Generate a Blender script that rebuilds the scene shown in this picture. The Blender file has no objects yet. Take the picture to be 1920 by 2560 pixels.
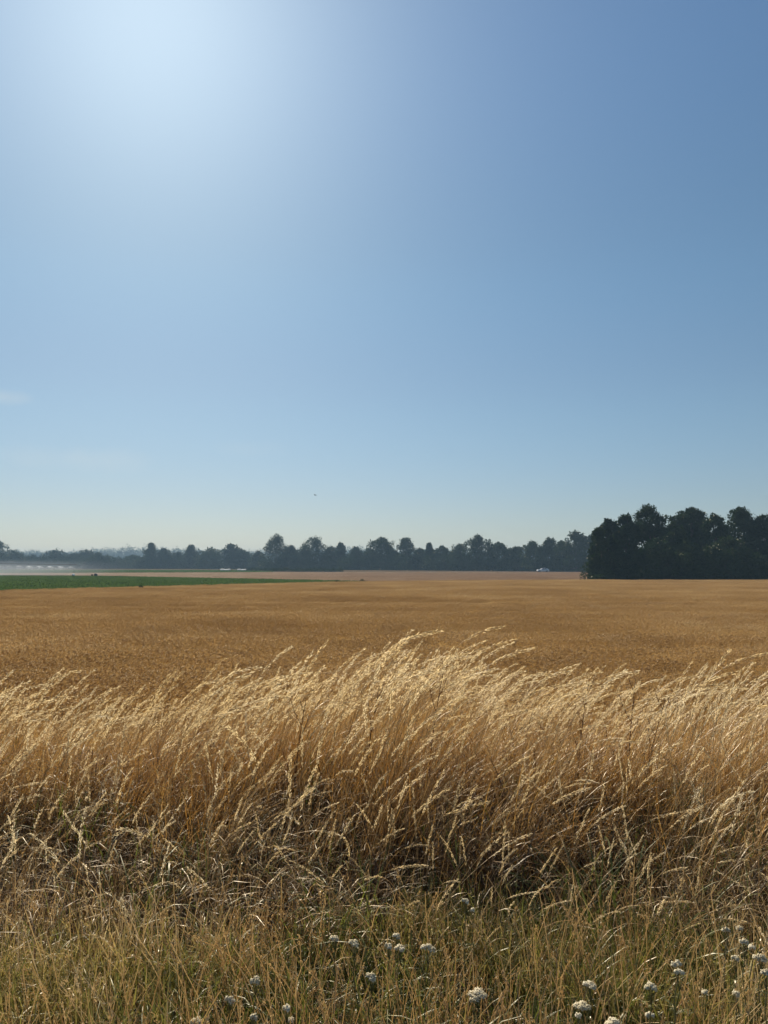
import bpy, bmesh, math, random
import numpy as np

rng = np.random.default_rng(7)
random.seed(7)
R = math.radians
sc = bpy.context.scene
C = sc.collection

# ---------------------------------------------------------------- camera, sky, sun, exposure
EYE = 1.65
FPX = 1923.0                       # focal length in photograph pixels (1920 x 2560)
PITCH = R(3.93)
cam = bpy.data.cameras.new('camera')
cam_ob = bpy.data.objects.new('camera', cam)
C.objects.link(cam_ob)
cam.sensor_fit = 'VERTICAL'
cam.sensor_height = 24.0
cam.lens = 24.0 * FPX / 2560.0
cam.clip_start = 0.05
cam.clip_end = 20000.0
cam_ob.location = (0, 0, EYE)
cam_ob.rotation_euler = (R(90) + PITCH, 0, 0)
sc.camera = cam_ob

SUN_EL, SUN_AZ = 37.2, -17.8       # degrees; azimuth from +Y towards +X
world = bpy.data.worlds.new('World')
sc.world = world
world.use_nodes = True
wt = world.node_tree
bg = wt.nodes['Background']
sky = wt.nodes.new('ShaderNodeTexSky')
sky.sky_type = 'NISHITA'
sky.sun_disc = False
sky.sun_elevation = R(SUN_EL)
sky.sun_rotation = R(SUN_AZ)
sky.air_density = 1.0
sky.dust_density = 0.48
sky.ozone_density = 3.0
tint = wt.nodes.new('ShaderNodeMix')
tint.data_type = 'RGBA'
tint.blend_type = 'MULTIPLY'
tint.inputs[0].default_value = 1.0
# summer haze in the sky itself: greyer towards the horizon, the same all the way round
tcs = wt.nodes.new('ShaderNodeTexCoord')
sxs = wt.nodes.new('ShaderNodeSeparateXYZ')
wt.links.new(tcs.outputs['Generated'], sxs.inputs[0])
sr = wt.nodes.new('ShaderNodeValToRGB')
while len(sr.color_ramp.elements) < 4:
    sr.color_ramp.elements.new(0.5)
for e_, (p_, c_) in zip(sr.color_ramp.elements, ((0.04, (0.40, 0.42, 0.455)), (0.21, (0.44, 0.49, 0.485)), (0.36, (0.45, 0.54, 0.53)), (0.62, (0.49, 0.605, 0.63)))):
    e_.position = p_
    e_.color = (*c_, 1)
sr.color_ramp.interpolation = 'EASE'
wt.links.new(sxs.outputs[2], sr.inputs[0])
wt.links.new(sr.outputs[0], tint.inputs[7])
wt.links.new(sky.outputs[0], tint.inputs[6])
# faint thin cloud streaks low over the horizon
tcw = wt.nodes.new('ShaderNodeTexCoord')
wn = wt.nodes.new('ShaderNodeTexNoise')
wn.inputs['Scale'].default_value = 14.0
wn.inputs['Detail'].default_value = 5
wt.links.new(tcw.outputs['Generated'], wn.inputs['Vector'])


def wmath(op, a, b=None):
    n = wt.nodes.new('ShaderNodeMath')
    n.operation = op
    for i_, v_ in enumerate((a, b)):
        if v_ is None: continue
        if isinstance(v_, (int, float)): n.inputs[i_].default_value = v_
        else: wt.links.new(v_, n.inputs[i_])
    return n.outputs[0]


def wisp(px, py, wx, wz, amount):
    a_, b_ = (px - 960.0) / FPX, -(py - 1280.0) / FPX
    d_ = np.array([a_, math.cos(PITCH) - b_ * math.sin(PITCH), math.sin(PITCH) + b_ * math.cos(PITCH)])
    d_ /= np.linalg.norm(d_)
    m_ = wt.nodes.new('ShaderNodeMapping')
    m_.vector_type = 'POINT'
    sc_ = (1 / wx, 1 / 0.25, 1 / wz)
    m_.inputs['Scale'].default_value = sc_
    m_.inputs['Location'].default_value = tuple(-d_ * np.array(sc_))
    wt.links.new(tcw.outputs['Generated'], m_.inputs[0])
    l_ = wt.nodes.new('ShaderNodeVectorMath')
    l_.operation = 'LENGTH'
    wt.links.new(m_.outputs[0], l_.inputs[0])
    v_ = wmath('ADD', l_.outputs['Value'], wmath('MULTIPLY', wmath('SUBTRACT', wn.outputs['Fac'], 0.5), 2.2))
    v_ = wmath('MAXIMUM', wmath('SUBTRACT', 1.0, v_), 0.0)
    return wmath('MULTIPLY', v_, amount)


wmul = wmath('ADD', wmath('ADD', wisp(205, 1146, 0.075, 0.016, 0.16), wisp(-12, 990, 0.035, 0.008, 0.20)), wisp(590, 1120, 0.05, 0.012, 0.07)).node
cm = wt.nodes.new('ShaderNodeMix')
cm.data_type = 'RGBA'
cm.inputs[7].default_value = (5.2, 5.3, 5.0, 1.0)
wt.links.new(wmul.outputs[0], cm.inputs[0])
wt.links.new(tint.outputs[2], cm.inputs[6])
wt.links.new(cm.outputs[2], bg.inputs[0])
bg.inputs[1].default_value = 0.094

sun = bpy.data.lights.new('sun', 'SUN')
sun.energy = 5.0
sun.angle = R(0.53)
sun.color = (1.0, 0.91, 0.77)
sun_ob = bpy.data.objects.new('sun', sun)
C.objects.link(sun_ob)
sun_ob.location = (-30, 90, 75)
sun_ob.rotation_euler = (R(90 - SUN_EL), 0, R(180) - R(SUN_AZ))

vs = sc.view_settings
vs.view_transform = 'Standard'
vs.look = 'None'
vs.gamma = 1.0
vs.exposure = 0.62
vs.use_curve_mapping = False
cy = sc.cycles
cy.max_bounces = 8
cy.diffuse_bounces = 3
cy.glossy_bounces = 2
cy.transmission_bounces = 6
cy.transparent_max_bounces = 8
cy.volume_bounces = 0
cy.volume_max_steps = 96
cy.use_denoising = True
cy.use_adaptive_sampling = True
cy.adaptive_threshold = 0.02
cy.sample_clamp_indirect = 6.0


# ---------------------------------------------------------------- helpers
def ray(px, py):
    a, b = (px - 960.0) / FPX, -(py - 1280.0) / FPX
    return np.array([a, math.cos(PITCH) - b * math.sin(PITCH), math.sin(PITCH) + b * math.cos(PITCH)])


def at(px, py, Y):
    d = ray(px, py)
    return np.array([0, 0, EYE]) + d * (Y / d[1])


def at_z(px, py, z):
    d = ray(px, py)
    return np.array([0, 0, EYE]) + d * ((z - EYE) / d[2])


def sstep(a, b, x):
    t = np.clip((np.asarray(x, float) - a) / (b - a), 0, 1)
    return t * t * (3 - 2 * t)


def ground_z(x, y):
    x = np.asarray(x, float)
    y = np.asarray(y, float)
    z = -1.1 * sstep(4.7, 8.6, y) + 9.0 * sstep(650, 1500, y)
    z = z + 0.03 * np.sin(x * 1.7 + 0.6) * np.cos(y * 1.3) * (1 - sstep(6, 9, y))
    z = z + 0.02 * np.sin(x * 0.021 + 1.0) * np.cos(y * 0.017) * sstep(20, 90, y)
    return z


def tag(o, label=None, cat=None, group=None, kind=None):
    if label: o['label'] = label
    if cat: o['category'] = cat
    if group: o['group'] = group
    if kind: o['kind'] = kind
    return o


def empty(name, loc, rz=0.0):
    o = bpy.data.objects.new(name, None)
    C.objects.link(o)
    o.location = loc
    o.rotation_euler = (0, 0, rz)
    o.empty_display_size = 0.2
    return o


class MB:
    """Collects vertices and faces (with material index and per-vertex tint) for ONE mesh."""
    def __init__(self):
        self.v, self.q, self.t, self.qm, self.tm, self.tint = [], [], [], [], [], []
        self.n = 0

    def add(self, v, quads=None, tris=None, m=0, tint=0.5):
        v = np.asarray(v, float).reshape(-1, 3)
        self.v.append(v)
        self.tint.append(np.broadcast_to(np.asarray(tint, float), (len(v),)))
        if quads is not None and len(quads):
            q = np.asarray(quads, int) + self.n
            self.q.append(q); self.qm.append(np.full(len(q), m))
        if tris is not None and len(tris):
            t = np.asarray(tris, int) + self.n
            self.t.append(t); self.tm.append(np.full(len(t), m))
        self.n += len(v)
        return self

    def tube(self, P, r, sides=3, m=0, tint=0.5, cap=False):
        P = np.asarray(P, float)
        n = len(P)
        r = np.broadcast_to(np.asarray(r, float), (n,))
        T = np.gradient(P, axis=0)
        T /= np.linalg.norm(T, axis=1, keepdims=True) + 1e-9
        ref = np.array([0.31, 0.9, 0.2]) if abs(T[0, 2]) > 0.6 else np.array([0.1, 0.2, 0.97])
        A = np.cross(T, ref)
        A /= np.linalg.norm(A, axis=1, keepdims=True) + 1e-9
        B = np.cross(T, A)
        ang = np.arange(sides) * 2 * math.pi / sides
        V = P[:, None] + r[:, None, None] * (A[:, None] * np.cos(ang)[None, :, None] + B[:, None] * np.sin(ang)[None, :, None])
        i = np.arange(n - 1)[:, None] * sides
        j = np.arange(sides)[None]
        k = (j + 1) % sides
        Q = np.stack([i + j, i + k, i + sides + k, i + sides + j], -1).reshape(-1, 4)
        self.add(V, Q, m=m, tint=tint)
        if cap:
            for e in (0, n - 1):
                c = V[e]
                self.add(np.vstack([c, P[e][None]]), tris=[(a, (a + 1) % sides, sides) for a in range(sides)], m=m, tint=tint)
        return self

    def ribbon(self, P, w, side, m=0, tint=0.5):
        P = np.asarray(P, float)
        n = len(P)
        w = np.broadcast_to(np.asarray(w, float), (n,))
        side = np.asarray(side, float)
        V = np.empty((n * 2, 3))
        V[0::2] = P - side * w[:, None] / 2
        V[1::2] = P + side * w[:, None] / 2
        i = np.arange(n - 1) * 2
        self.add(V, np.stack([i, i + 1, i + 3, i + 2], 1), m=m, tint=tint)
        return self

    def diamonds(self, c, d, L, W, rnd, m=0, tint=0.5):
        """Leaf or spikelet faces: start c, direction d, length L, width W."""
        c = np.asarray(c, float)
        n = len(c)
        d = d / (np.linalg.norm(d, axis=1, keepdims=True) + 1e-9)
        s = np.cross(d, rnd.normal(size=(n, 3)))
        s /= np.linalg.norm(s, axis=1, keepdims=True) + 1e-9
        L = np.broadcast_to(np.asarray(L, float), (n,))[:, None]
        W = np.broadcast_to(np.asarray(W, float), (n,))[:, None]
        V = np.stack([c, c + d * L * 0.45 - s * W / 2, c + d * L, c + d * L * 0.45 + s * W / 2], 1).reshape(-1, 3)
        Q = np.arange(n * 4).reshape(-1, 4)
        tt = np.repeat(np.broadcast_to(np.asarray(tint, float), (n,)), 4)
        self.add(V, Q, m=m, tint=tt)
        return self

    def box(self, c, s, m=0, rz=0.0):
        x, y, z = np.array(s) / 2
        V = np.array([(a * x, b * y, d * z) for d in (-1, 1) for b in (-1, 1) for a in (-1, 1)])
        if rz:
            V = V @ np.array([[math.cos(rz), math.sin(rz), 0], [-math.sin(rz), math.cos(rz), 0], [0, 0, 1]])
        self.add(V + np.array(c), [(0, 2, 3, 1), (4, 5, 7, 6), (0, 1, 5, 4), (2, 6, 7, 3), (0, 4, 6, 2), (1, 3, 7, 5)], m=m)
        return self

    def mesh(self, name, mats, smooth=False):
        me = bpy.data.meshes.new(name)
        V = np.concatenate(self.v)
        q = np.concatenate(self.q) if self.q else np.zeros((0, 4), int)
        t = np.concatenate(self.t) if self.t else np.zeros((0, 3), int)
        nl = q.size + t.size
        me.vertices.add(len(V))
        me.vertices.foreach_set('co', V.astype(np.float32).ravel())
        me.loops.add(nl)
        me.loops.foreach_set('vertex_index', np.concatenate([q.ravel(), t.ravel()]).astype(np.int32))
        me.polygons.add(len(q) + len(t))
        ls = np.concatenate([np.arange(len(q)) * 4, q.size + np.arange(len(t)) * 3]).astype(np.int32)
        me.polygons.foreach_set('loop_start', ls)
        mi = np.concatenate([np.concatenate(self.qm) if self.qm else np.zeros(0), np.concatenate(self.tm) if self.tm else np.zeros(0)])
        me.polygons.foreach_set('material_index', mi.astype(np.int32))
        if smooth:
            me.polygons.foreach_set('use_smooth', np.ones(len(mi), bool))
        a = me.attributes.new('tint', 'FLOAT', 'POINT')
        a.data.foreach_set('value', np.concatenate(self.tint).astype(np.float32))
        for m in (mats if isinstance(mats, (list, tuple)) else [mats]):
            me.materials.append(m)
        me.update(calc_edges=True)
        me.validate()
        return me

    def build(self, name, mats, parent=None, smooth=False, link=True):
        o = bpy.data.objects.new(name, self.mesh(name, mats, smooth))
        if link: C.objects.link(o)
        if parent: o.parent = parent
        return o


def scatter(name, protos, pos, rot, scl, idx, label, cat, real=False):
    """One 'stuff' object: points with geometry-node instances of unlinked prototype meshes."""
    n = len(pos)
    me = bpy.data.meshes.new(name)
    me.vertices.add(n)
    me.vertices.foreach_set('co', np.asarray(pos, np.float32).ravel())
    for nm, arr in (('rot', rot), ('scl', scl)):
        a = me.attributes.new(nm, 'FLOAT_VECTOR', 'POINT')
        a.data.foreach_set('vector', np.asarray(arr, np.float32).ravel())
    a = me.attributes.new('idx', 'INT', 'POINT')
    a.data.foreach_set('value', np.asarray(idx, np.int32))
    o = bpy.data.objects.new(name, me)
    C.objects.link(o)
    col = bpy.data.collections.new(name + '_kinds')
    for p in protos:
        col.objects.link(p)
    ng = bpy.data.node_groups.new(name + '_scatter', 'GeometryNodeTree')
    ng.interface.new_socket('Geometry', in_out='INPUT', socket_type='NodeSocketGeometry')
    ng.interface.new_socket('Geometry', in_out='OUTPUT', socket_type='NodeSocketGeometry')
    N, L = ng.nodes, ng.links
    gi, go = N.new('NodeGroupInput'), N.new('NodeGroupOutput')
    ci = N.new('GeometryNodeCollectionInfo')
    ci.inputs['Collection'].default_value = col
    ci.inputs['Separate Children'].default_value = True
    ci.inputs['Reset Children'].default_value = True
    iop = N.new('GeometryNodeInstanceOnPoints')
    iop.inputs['Pick Instance'].default_value = True

    def named(nm, t):
        a = N.new('GeometryNodeInputNamedAttribute')
        a.data_type = t
        a.inputs['Name'].default_value = nm
        return a.outputs['Attribute']
    e2r = N.new('FunctionNodeEulerToRotation')
    L.new(named('rot', 'FLOAT_VECTOR'), e2r.inputs[0])
    L.new(gi.outputs[0], iop.inputs['Points'])
    L.new(ci.outputs[0], iop.inputs['Instance'])
    L.new(named('idx', 'INT'), iop.inputs['Instance Index'])
    L.new(e2r.outputs[0], iop.inputs['Rotation'])
    L.new(named('scl', 'FLOAT_VECTOR'), iop.inputs['Scale'])
    if real:
        st = N.new('GeometryNodeStoreNamedAttribute')
        st.data_type = 'FLOAT'
        st.domain = 'INSTANCE'
        st.inputs['Name'].default_value = 'irnd'
        rv = N.new('FunctionNodeRandomValue')
        rv.data_type = 'FLOAT'
        L.new(iop.outputs[0], st.inputs['Geometry'])
        L.new(rv.outputs[1], st.inputs['Value'])
        rl = N.new('GeometryNodeRealizeInstances')
        L.new(st.outputs[0], rl.inputs[0])
        L.new(rl.outputs[0], go.inputs[0])
    else:
        L.new(iop.outputs[0], go.inputs[0])
    md = o.modifiers.new('scatter', 'NODES')
    md.node_group = ng
    return tag(o, label, cat, kind='stuff')


# ---------------------------------------------------------------- materials
def new_mat(name):
    m = bpy.data.materials.new(name)
    m.use_nodes = True
    nt = m.node_tree
    nt.nodes.clear()
    out = nt.nodes.new('ShaderNodeOutputMaterial')
    return m, nt, out


def ramp(nt, fac, stops):
    r = nt.nodes.new('ShaderNodeValToRGB')
    els = r.color_ramp.elements
    while len(els) < len(stops):
        els.new(0.5)
    for e, (p, c) in zip(els, stops):
        e.position = p
        e.color = (*c, 1)
    nt.links.new(fac, r.inputs[0])
    return r.outputs[0]


def math_node(nt, op, a, b=None, clamp=False):
    n = nt.nodes.new('ShaderNodeMath')
    n.operation = op
    n.use_clamp = clamp
    for i, v in enumerate((a, b)):
        if v is None: continue
        if isinstance(v, (int, float)): n.inputs[i].default_value = v
        else: nt.links.new(v, n.inputs[i])
    return n.outputs[0]


def plant_mat(name, stops, trans=0.45, gloss=0.06, rough=0.45, wr=0.45, wt_=0.35, wn=0.5, nscale=0.9):
    """Leaf/straw surface: diffuse + translucent + a little gloss; colour varies by plant, by blade and by patch."""
    m, nt, out = new_mat(name)
    oi = nt.nodes.new('ShaderNodeObjectInfo')
    at_ = nt.nodes.new('ShaderNodeAttribute')
    at_.attribute_name = 'tint'
    geo = nt.nodes.new('ShaderNodeNewGeometry')
    ns = nt.nodes.new('ShaderNodeTexNoise')
    ns.inputs['Scale'].default_value = nscale
    ns.inputs['Detail'].default_value = 3
    nt.links.new(geo.outputs['Position'], ns.inputs['Vector'])
    s = wr + wt_ + wn
    ir = nt.nodes.new('ShaderNodeAttribute')
    ir.attribute_name = 'irnd'
    f = math_node(nt, 'FRACT', math_node(nt, 'ADD', oi.outputs['Random'], ir.outputs['Fac']))
    f = math_node(nt, 'MULTIPLY', f, wr / s)
    f = math_node(nt, 'ADD', f, math_node(nt, 'MULTIPLY', at_.outputs['Fac'], wt_ / s))
    n2 = math_node(nt, 'MULTIPLY_ADD', ns.outputs['Fac'], 2.6)
    n2.node.inputs[2].default_value = -0.8
    f = math_node(nt, 'ADD', f, math_node(nt, 'MULTIPLY', n2, wn / s), clamp=True)
    col = ramp(nt, f, stops)
    di = nt.nodes.new('ShaderNodeBsdfDiffuse')
    tr = nt.nodes.new('ShaderNodeBsdfTranslucent')
    gl = nt.nodes.new('ShaderNodeBsdfGlossy')
    gl.inputs['Roughness'].default_value = rough
    gl.inputs['Color'].default_value = (0.9, 0.85, 0.75, 1)
    nt.links.new(col, di.inputs[0])
    nt.links.new(col, tr.inputs[0])
    m1 = nt.nodes.new('ShaderNodeMixShader')
    m1.inputs[0].default_value = trans
    nt.links.new(di.outputs[0], m1.inputs[1])
    nt.links.new(tr.outputs[0], m1.inputs[2])
    m2 = nt.nodes.new('ShaderNodeMixShader')
    m2.inputs[0].default_value = gloss
    nt.links.new(m1.outputs[0], m2.inputs[1])
    nt.links.new(gl.outputs[0], m2.inputs[2])
    nt.links.new(m2.outputs[0], out.inputs['Surface'])
    return m


def simple_mat(name, col, rough=0.7, metal=0.0, var=0.25, nscale=8.0, spec=0.5):
    m, nt, out = new_mat(name)
    p = nt.nodes.new('ShaderNodeBsdfPrincipled')
    ns = nt.nodes.new('ShaderNodeTexNoise')
    tc = nt.nodes.new('ShaderNodeTexCoord')
    ns.inputs['Scale'].default_value = nscale
    ns.inputs['Detail'].default_value = 5
    nt.links.new(tc.outputs['Object'], ns.inputs['Vector'])
    c = np.array(col)
    o = ramp(nt, ns.outputs['Fac'], [(0.3, tuple(c * (1 - var))), (0.7, tuple(np.minimum(c * (1 + var), 1)))])
    nt.links.new(o, p.inputs['Base Color'])
    p.inputs['Roughness'].default_value = rough
    p.inputs['Metallic'].default_value = metal
    p.inputs['Specular IOR Level'].default_value = spec
    nt.links.new(p.outputs[0], out.inputs['Surface'])
    return m


M = {}
M['plume'] = plant_mat('pale_seed_head', [(0.05, (0.54, 0.38, 0.16)), (0.4, (0.75, 0.58, 0.30)), (0.75, (0.84, 0.70, 0.43)), (1, (0.88, 0.79, 0.57))], 0.62, 0.05)
M['stem'] = plant_mat('dry_stem', [(0.0, (0.24, 0.12, 0.045)), (0.4, (0.44, 0.27, 0.10)), (0.75, (0.58, 0.40, 0.18)), (1, (0.68, 0.55, 0.32))], 0.3, 0.08)
M['straw'] = plant_mat('golden_straw', [(0.0, (0.19, 0.08, 0.018)), (0.35, (0.40, 0.20, 0.045)), (0.7, (0.52, 0.31, 0.09)), (1, (0.64, 0.47, 0.21))], 0.32, 0.05)
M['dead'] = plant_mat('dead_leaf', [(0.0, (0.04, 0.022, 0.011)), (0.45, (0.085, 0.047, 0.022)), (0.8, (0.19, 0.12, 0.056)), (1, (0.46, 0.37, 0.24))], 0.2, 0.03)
M['green'] = plant_mat('verge_blade', [(0.0, (0.05, 0.075, 0.014)), (0.38, (0.13, 0.14, 0.028)), (0.6, (0.25, 0.215, 0.05)), (0.82, (0.44, 0.33, 0.11)), (1, (0.66, 0.53, 0.28))], 0.42, 0.05, wr=0.3, wt_=0.5, wn=0.6)
M['grass_green'] = plant_mat('green_blade', [(0.0, (0.055, 0.085, 0.014)), (0.5, (0.12, 0.14, 0.024)), (1, (0.24, 0.22, 0.05))], 0.5, 0.05)
M['crop'] = plant_mat('ripe_crop', [(0.0, (0.33, 0.18, 0.058)), (0.4, (0.455, 0.28, 0.096)), (0.75, (0.55, 0.36, 0.145)), (1, (0.70, 0.53, 0.27))], 0.42, 0.04, wr=0.12, wt_=0.42, wn=0.65, nscale=0.11)
M['stubble'] = plant_mat('stubble_straw', [(0.0, (0.30, 0.18, 0.10)), (1, (0.44, 0.29, 0.18))], 0.3, 0.03, nscale=0.05)
M['beet'] = plant_mat('field_leaf', [(0.0, (0.06, 0.105, 0.03)), (0.5, (0.08, 0.13, 0.038)), (1, (0.105, 0.155, 0.046))], 0.4, 0.0, nscale=0.08)
M['leaf'] = plant_mat('tree_leaf', [(0.0, (0.014, 0.030, 0.010)), (0.5, (0.026, 0.050, 0.015)), (1, (0.052, 0.075, 0.022))], 0.16, 0.02, wr=0.5, wt_=0.5, wn=0.3, nscale=0.15)
M['bark'] = simple_mat('bark', (0.06, 0.045, 0.035), 0.9, nscale=3)
M['petal'] = plant_mat('white_petal', [(0.0, (0.50, 0.42, 0.25)), (0.5, (0.66, 0.58, 0.40)), (1, (0.74, 0.67, 0.50))], 0.25, 0.02, wr=0.4, wt_=0.6, wn=0.1)
M['yarrow'] = plant_mat('yarrow_green', [(0.0, (0.10, 0.12, 0.05)), (1, (0.22, 0.21, 0.10))], 0.3, 0.03)
M['weed'] = plant_mat('dark_weed', [(0.0, (0.05, 0.02, 0.012)), (1, (0.12, 0.05, 0.025))], 0.2, 0.03)


def ground_mat():
    m, nt, out = new_mat('dry_soil')
    p = nt.nodes.new('ShaderNodeBsdfPrincipled')
    g = nt.nodes.new('ShaderNodeNewGeometry')
    a = nt.nodes.new('ShaderNodeTexNoise'); a.inputs['Scale'].default_value = 0.7; a.inputs['Detail'].default_value = 8
    nt.links.new(g.outputs['Position'], a.inputs['Vector'])
    col = ramp(nt, a.outputs['Fac'], [(0.3, (0.055, 0.038, 0.022)), (0.55, (0.11, 0.075, 0.04)), (0.75, (0.17, 0.12, 0.06))])
    nt.links.new(col, p.inputs['Base Color'])
    p.inputs['Roughness'].default_value = 1.0
    p.inputs['Specular IOR Level'].default_value = 0.0
    b = nt.nodes.new('ShaderNodeBump'); b.inputs['Strength'].default_value = 0.6; b.inputs['Distance'].default_value = 0.05
    a2 = nt.nodes.new('ShaderNodeTexNoise'); a2.inputs['Scale'].default_value = 22; a2.inputs['Detail'].default_value = 6
    nt.links.new(g.outputs['Position'], a2.inputs['Vector'])
    nt.links.new(a2.outputs['Fac'], b.inputs['Height'])
    nt.links.new(b.outputs[0], p.inputs['Normal'])
    nt.links.new(p.outputs[0], out.inputs['Surface'])
    return m


M['soil'] = ground_mat()

# ---------------------------------------------------------------- ground
def axis(near, far, n0, n1):
    a = np.linspace(0, near, n0)
    return np.concatenate([a, near * (far / near) ** (np.arange(1, n1 + 1) / n1)])


gx = axis(12, 5200, 30, 45); gx = np.concatenate([-gx[:0:-1], gx])
gy = axis(12, 5200, 60, 70); gy = np.concatenate([-axis(6, 1200, 8, 25)[:0:-1], gy])
X, Y = np.meshgrid(gx, gy)
nx, ny = len(gx), len(gy)
V = np.stack([X, Y, ground_z(X, Y)], -1).reshape(-1, 3)
i, j = np.meshgrid(np.arange(nx - 1), np.arange(ny - 1))
k = (j * nx + i).ravel()
mb = MB(); mb.add(V, np.stack([k, k + 1, k + nx + 1, k + nx], 1))
tag(mb.build('ground', M['soil'], smooth=True), 'brown earth sheet under the verge and the fields', 'ground', kind='structure')


# ---------------------------------------------------------------- plant prototypes
def bent(rnd, h, th0, th1, power, n, az, wob=0.0):
    """Points of a stem that starts th0 from upright and ends th1 from upright, leaning towards az."""
    s = np.linspace(0, 1, n)
    th = th0 + (th1 - th0) * s ** power
    ds = np.diff(s, prepend=0)
    az = az + wob * np.sin(s * 5 + rnd.uniform(0, 6))
    st = np.stack([np.sin(th) * np.cos(az), np.sin(th) * np.sin(az), np.cos(th)], 1) * ds[:, None]
    P = np.cumsum(st, 0)
    P[0] = 0
    return P * h


def plume_stalk(rnd, lean, kind):
    """A grass stalk with a narrow seed head, about 1 m long."""
    b = MB()
    L = 1.0
    n = 18
    th1 = R(rnd.uniform(*lean))
    P = bent(rnd, L, R(rnd.uniform(0, 12)), th1, rnd.uniform(1.8, 3.2), n, rnd.normal(0, 0.15), 0.12)
    r = np.linspace(0.0021, 0.0011, n)
    b.tube(P, r, 3, m=1, tint=rnd.uniform(0.2, 0.9))
    hl = rnd.uniform(0.17, 0.30)
    ns = int(hl * rnd.uniform(380, 480))
    t = 1 - hl * rnd.uniform(0, 1, ns) ** 1.05
    f = t * (n - 1)
    i0 = np.clip(f.astype(int), 0, n - 2)
    fr = (f - i0)[:, None]
    c = P[i0] * (1 - fr) + P[i0 + 1] * fr
    ax = P[i0 + 1] - P[i0]
    ax /= np.linalg.norm(ax, axis=1, keepdims=True)
    u = (1 - t) / hl                                   # 0 tip .. 1 base of head
    wid = 0.0056 * np.sin(np.pi * np.clip(u * 0.82 + 0.12, 0, 1)) ** 0.8 * (1.0 if kind else 1.3)
    off = rnd.normal(size=(ns, 3))
    off -= (off * ax).sum(1, keepdims=True) * ax
    off /= np.linalg.norm(off, axis=1, keepdims=True)
    off[:, 0] += 0.35
    off[:, 2] -= 0.15
    rad = wid * rnd.uniform(0.15, 1.0, ns)
    # spikelets sit in small tufts along the axis
    ph = np.round(t * 90) / 90
    c2 = c + off * rad[:, None] + ax * ((ph - t) * 0.5)[:, None]
    d = ax * 1.0 + off * 0.26 + rnd.normal(size=(ns, 3)) * 0.10
    b.diamonds(c2, d, rnd.uniform(0.011, 0.019, ns), rnd.uniform(0.0024, 0.0040, ns), rnd, m=0, tint=rnd.uniform(0.25, 1, ns))
    for _ in range(rnd.integers(1, 3)):                # stem leaves
        k0 = rnd.integers(3, 10)
        az = rnd.uniform(0, 2 * math.pi)
        Q = bent(rnd, rnd.uniform(0.1, 0.24), R(rnd.uniform(20, 40)), R(rnd.uniform(70, 150)), 1.2, 6, az) + P[k0]
        b.ribbon(Q, np.linspace(0.004, 0.0006, 6), (-math.sin(az), math.cos(az), 0), m=1, tint=rnd.uniform(0, 0.8))
    return b


def straw_clump(rnd, n, h, lean, m_blade, m_stem, spread, wind, width=0.003, frac_stem=0.6, tiphead=0.0):
    b = MB()
    for _ in range(n):
        az = rnd.normal(0, 1.2) if rnd.random() < wind else rnd.uniform(0, 2 * math.pi)
        hh = h * rnd.uniform(0.55, 1.05)
        P = bent(rnd, hh, R(rnd.uniform(0, 14)), R(rnd.uniform(*lean)), rnd.uniform(1.2, 2.6), 8, az, 0.15)
        base = np.array([rnd.normal(0, spread), rnd.normal(0, spread), -0.01])
        tt = rnd.uniform(0, 1)
        if rnd.random() < frac_stem:
            sa = rnd.uniform(0, 6.28)
            b.ribbon(P + base, np.linspace(0.0042, 0.0020, 8), (math.cos(sa), math.sin(sa), 0), m=m_stem, tint=tt)
            if rnd.random() < tiphead:
                ns = 16
                t = rnd.uniform(0.8, 1, ns) * 7
                i0 = np.clip(t.astype(int), 0, 6)
                ax = P[i0 + 1] - P[i0]
                c = P[i0] + ax * (t - i0)[:, None] + base
                b.diamonds(c + rnd.normal(0, 0.003, (ns, 3)), ax / np.linalg.norm(ax, axis=1, keepdims=True) + rnd.normal(0, 0.3, (ns, 3)),
                           rnd.uniform(0.008, 0.015, ns), 0.0042, rnd, m=m_stem, tint=min(1, tt + 0.3))
        else:
            w = width * rnd.uniform(0.6, 1.5) * np.array([0.7, 1, 1, 0.95, 0.85, 0.65, 0.4, 0.08])
            b.ribbon(P + base, w, (-math.sin(az), math.cos(az), 0), m=m_blade, tint=tt)
    return b


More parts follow.
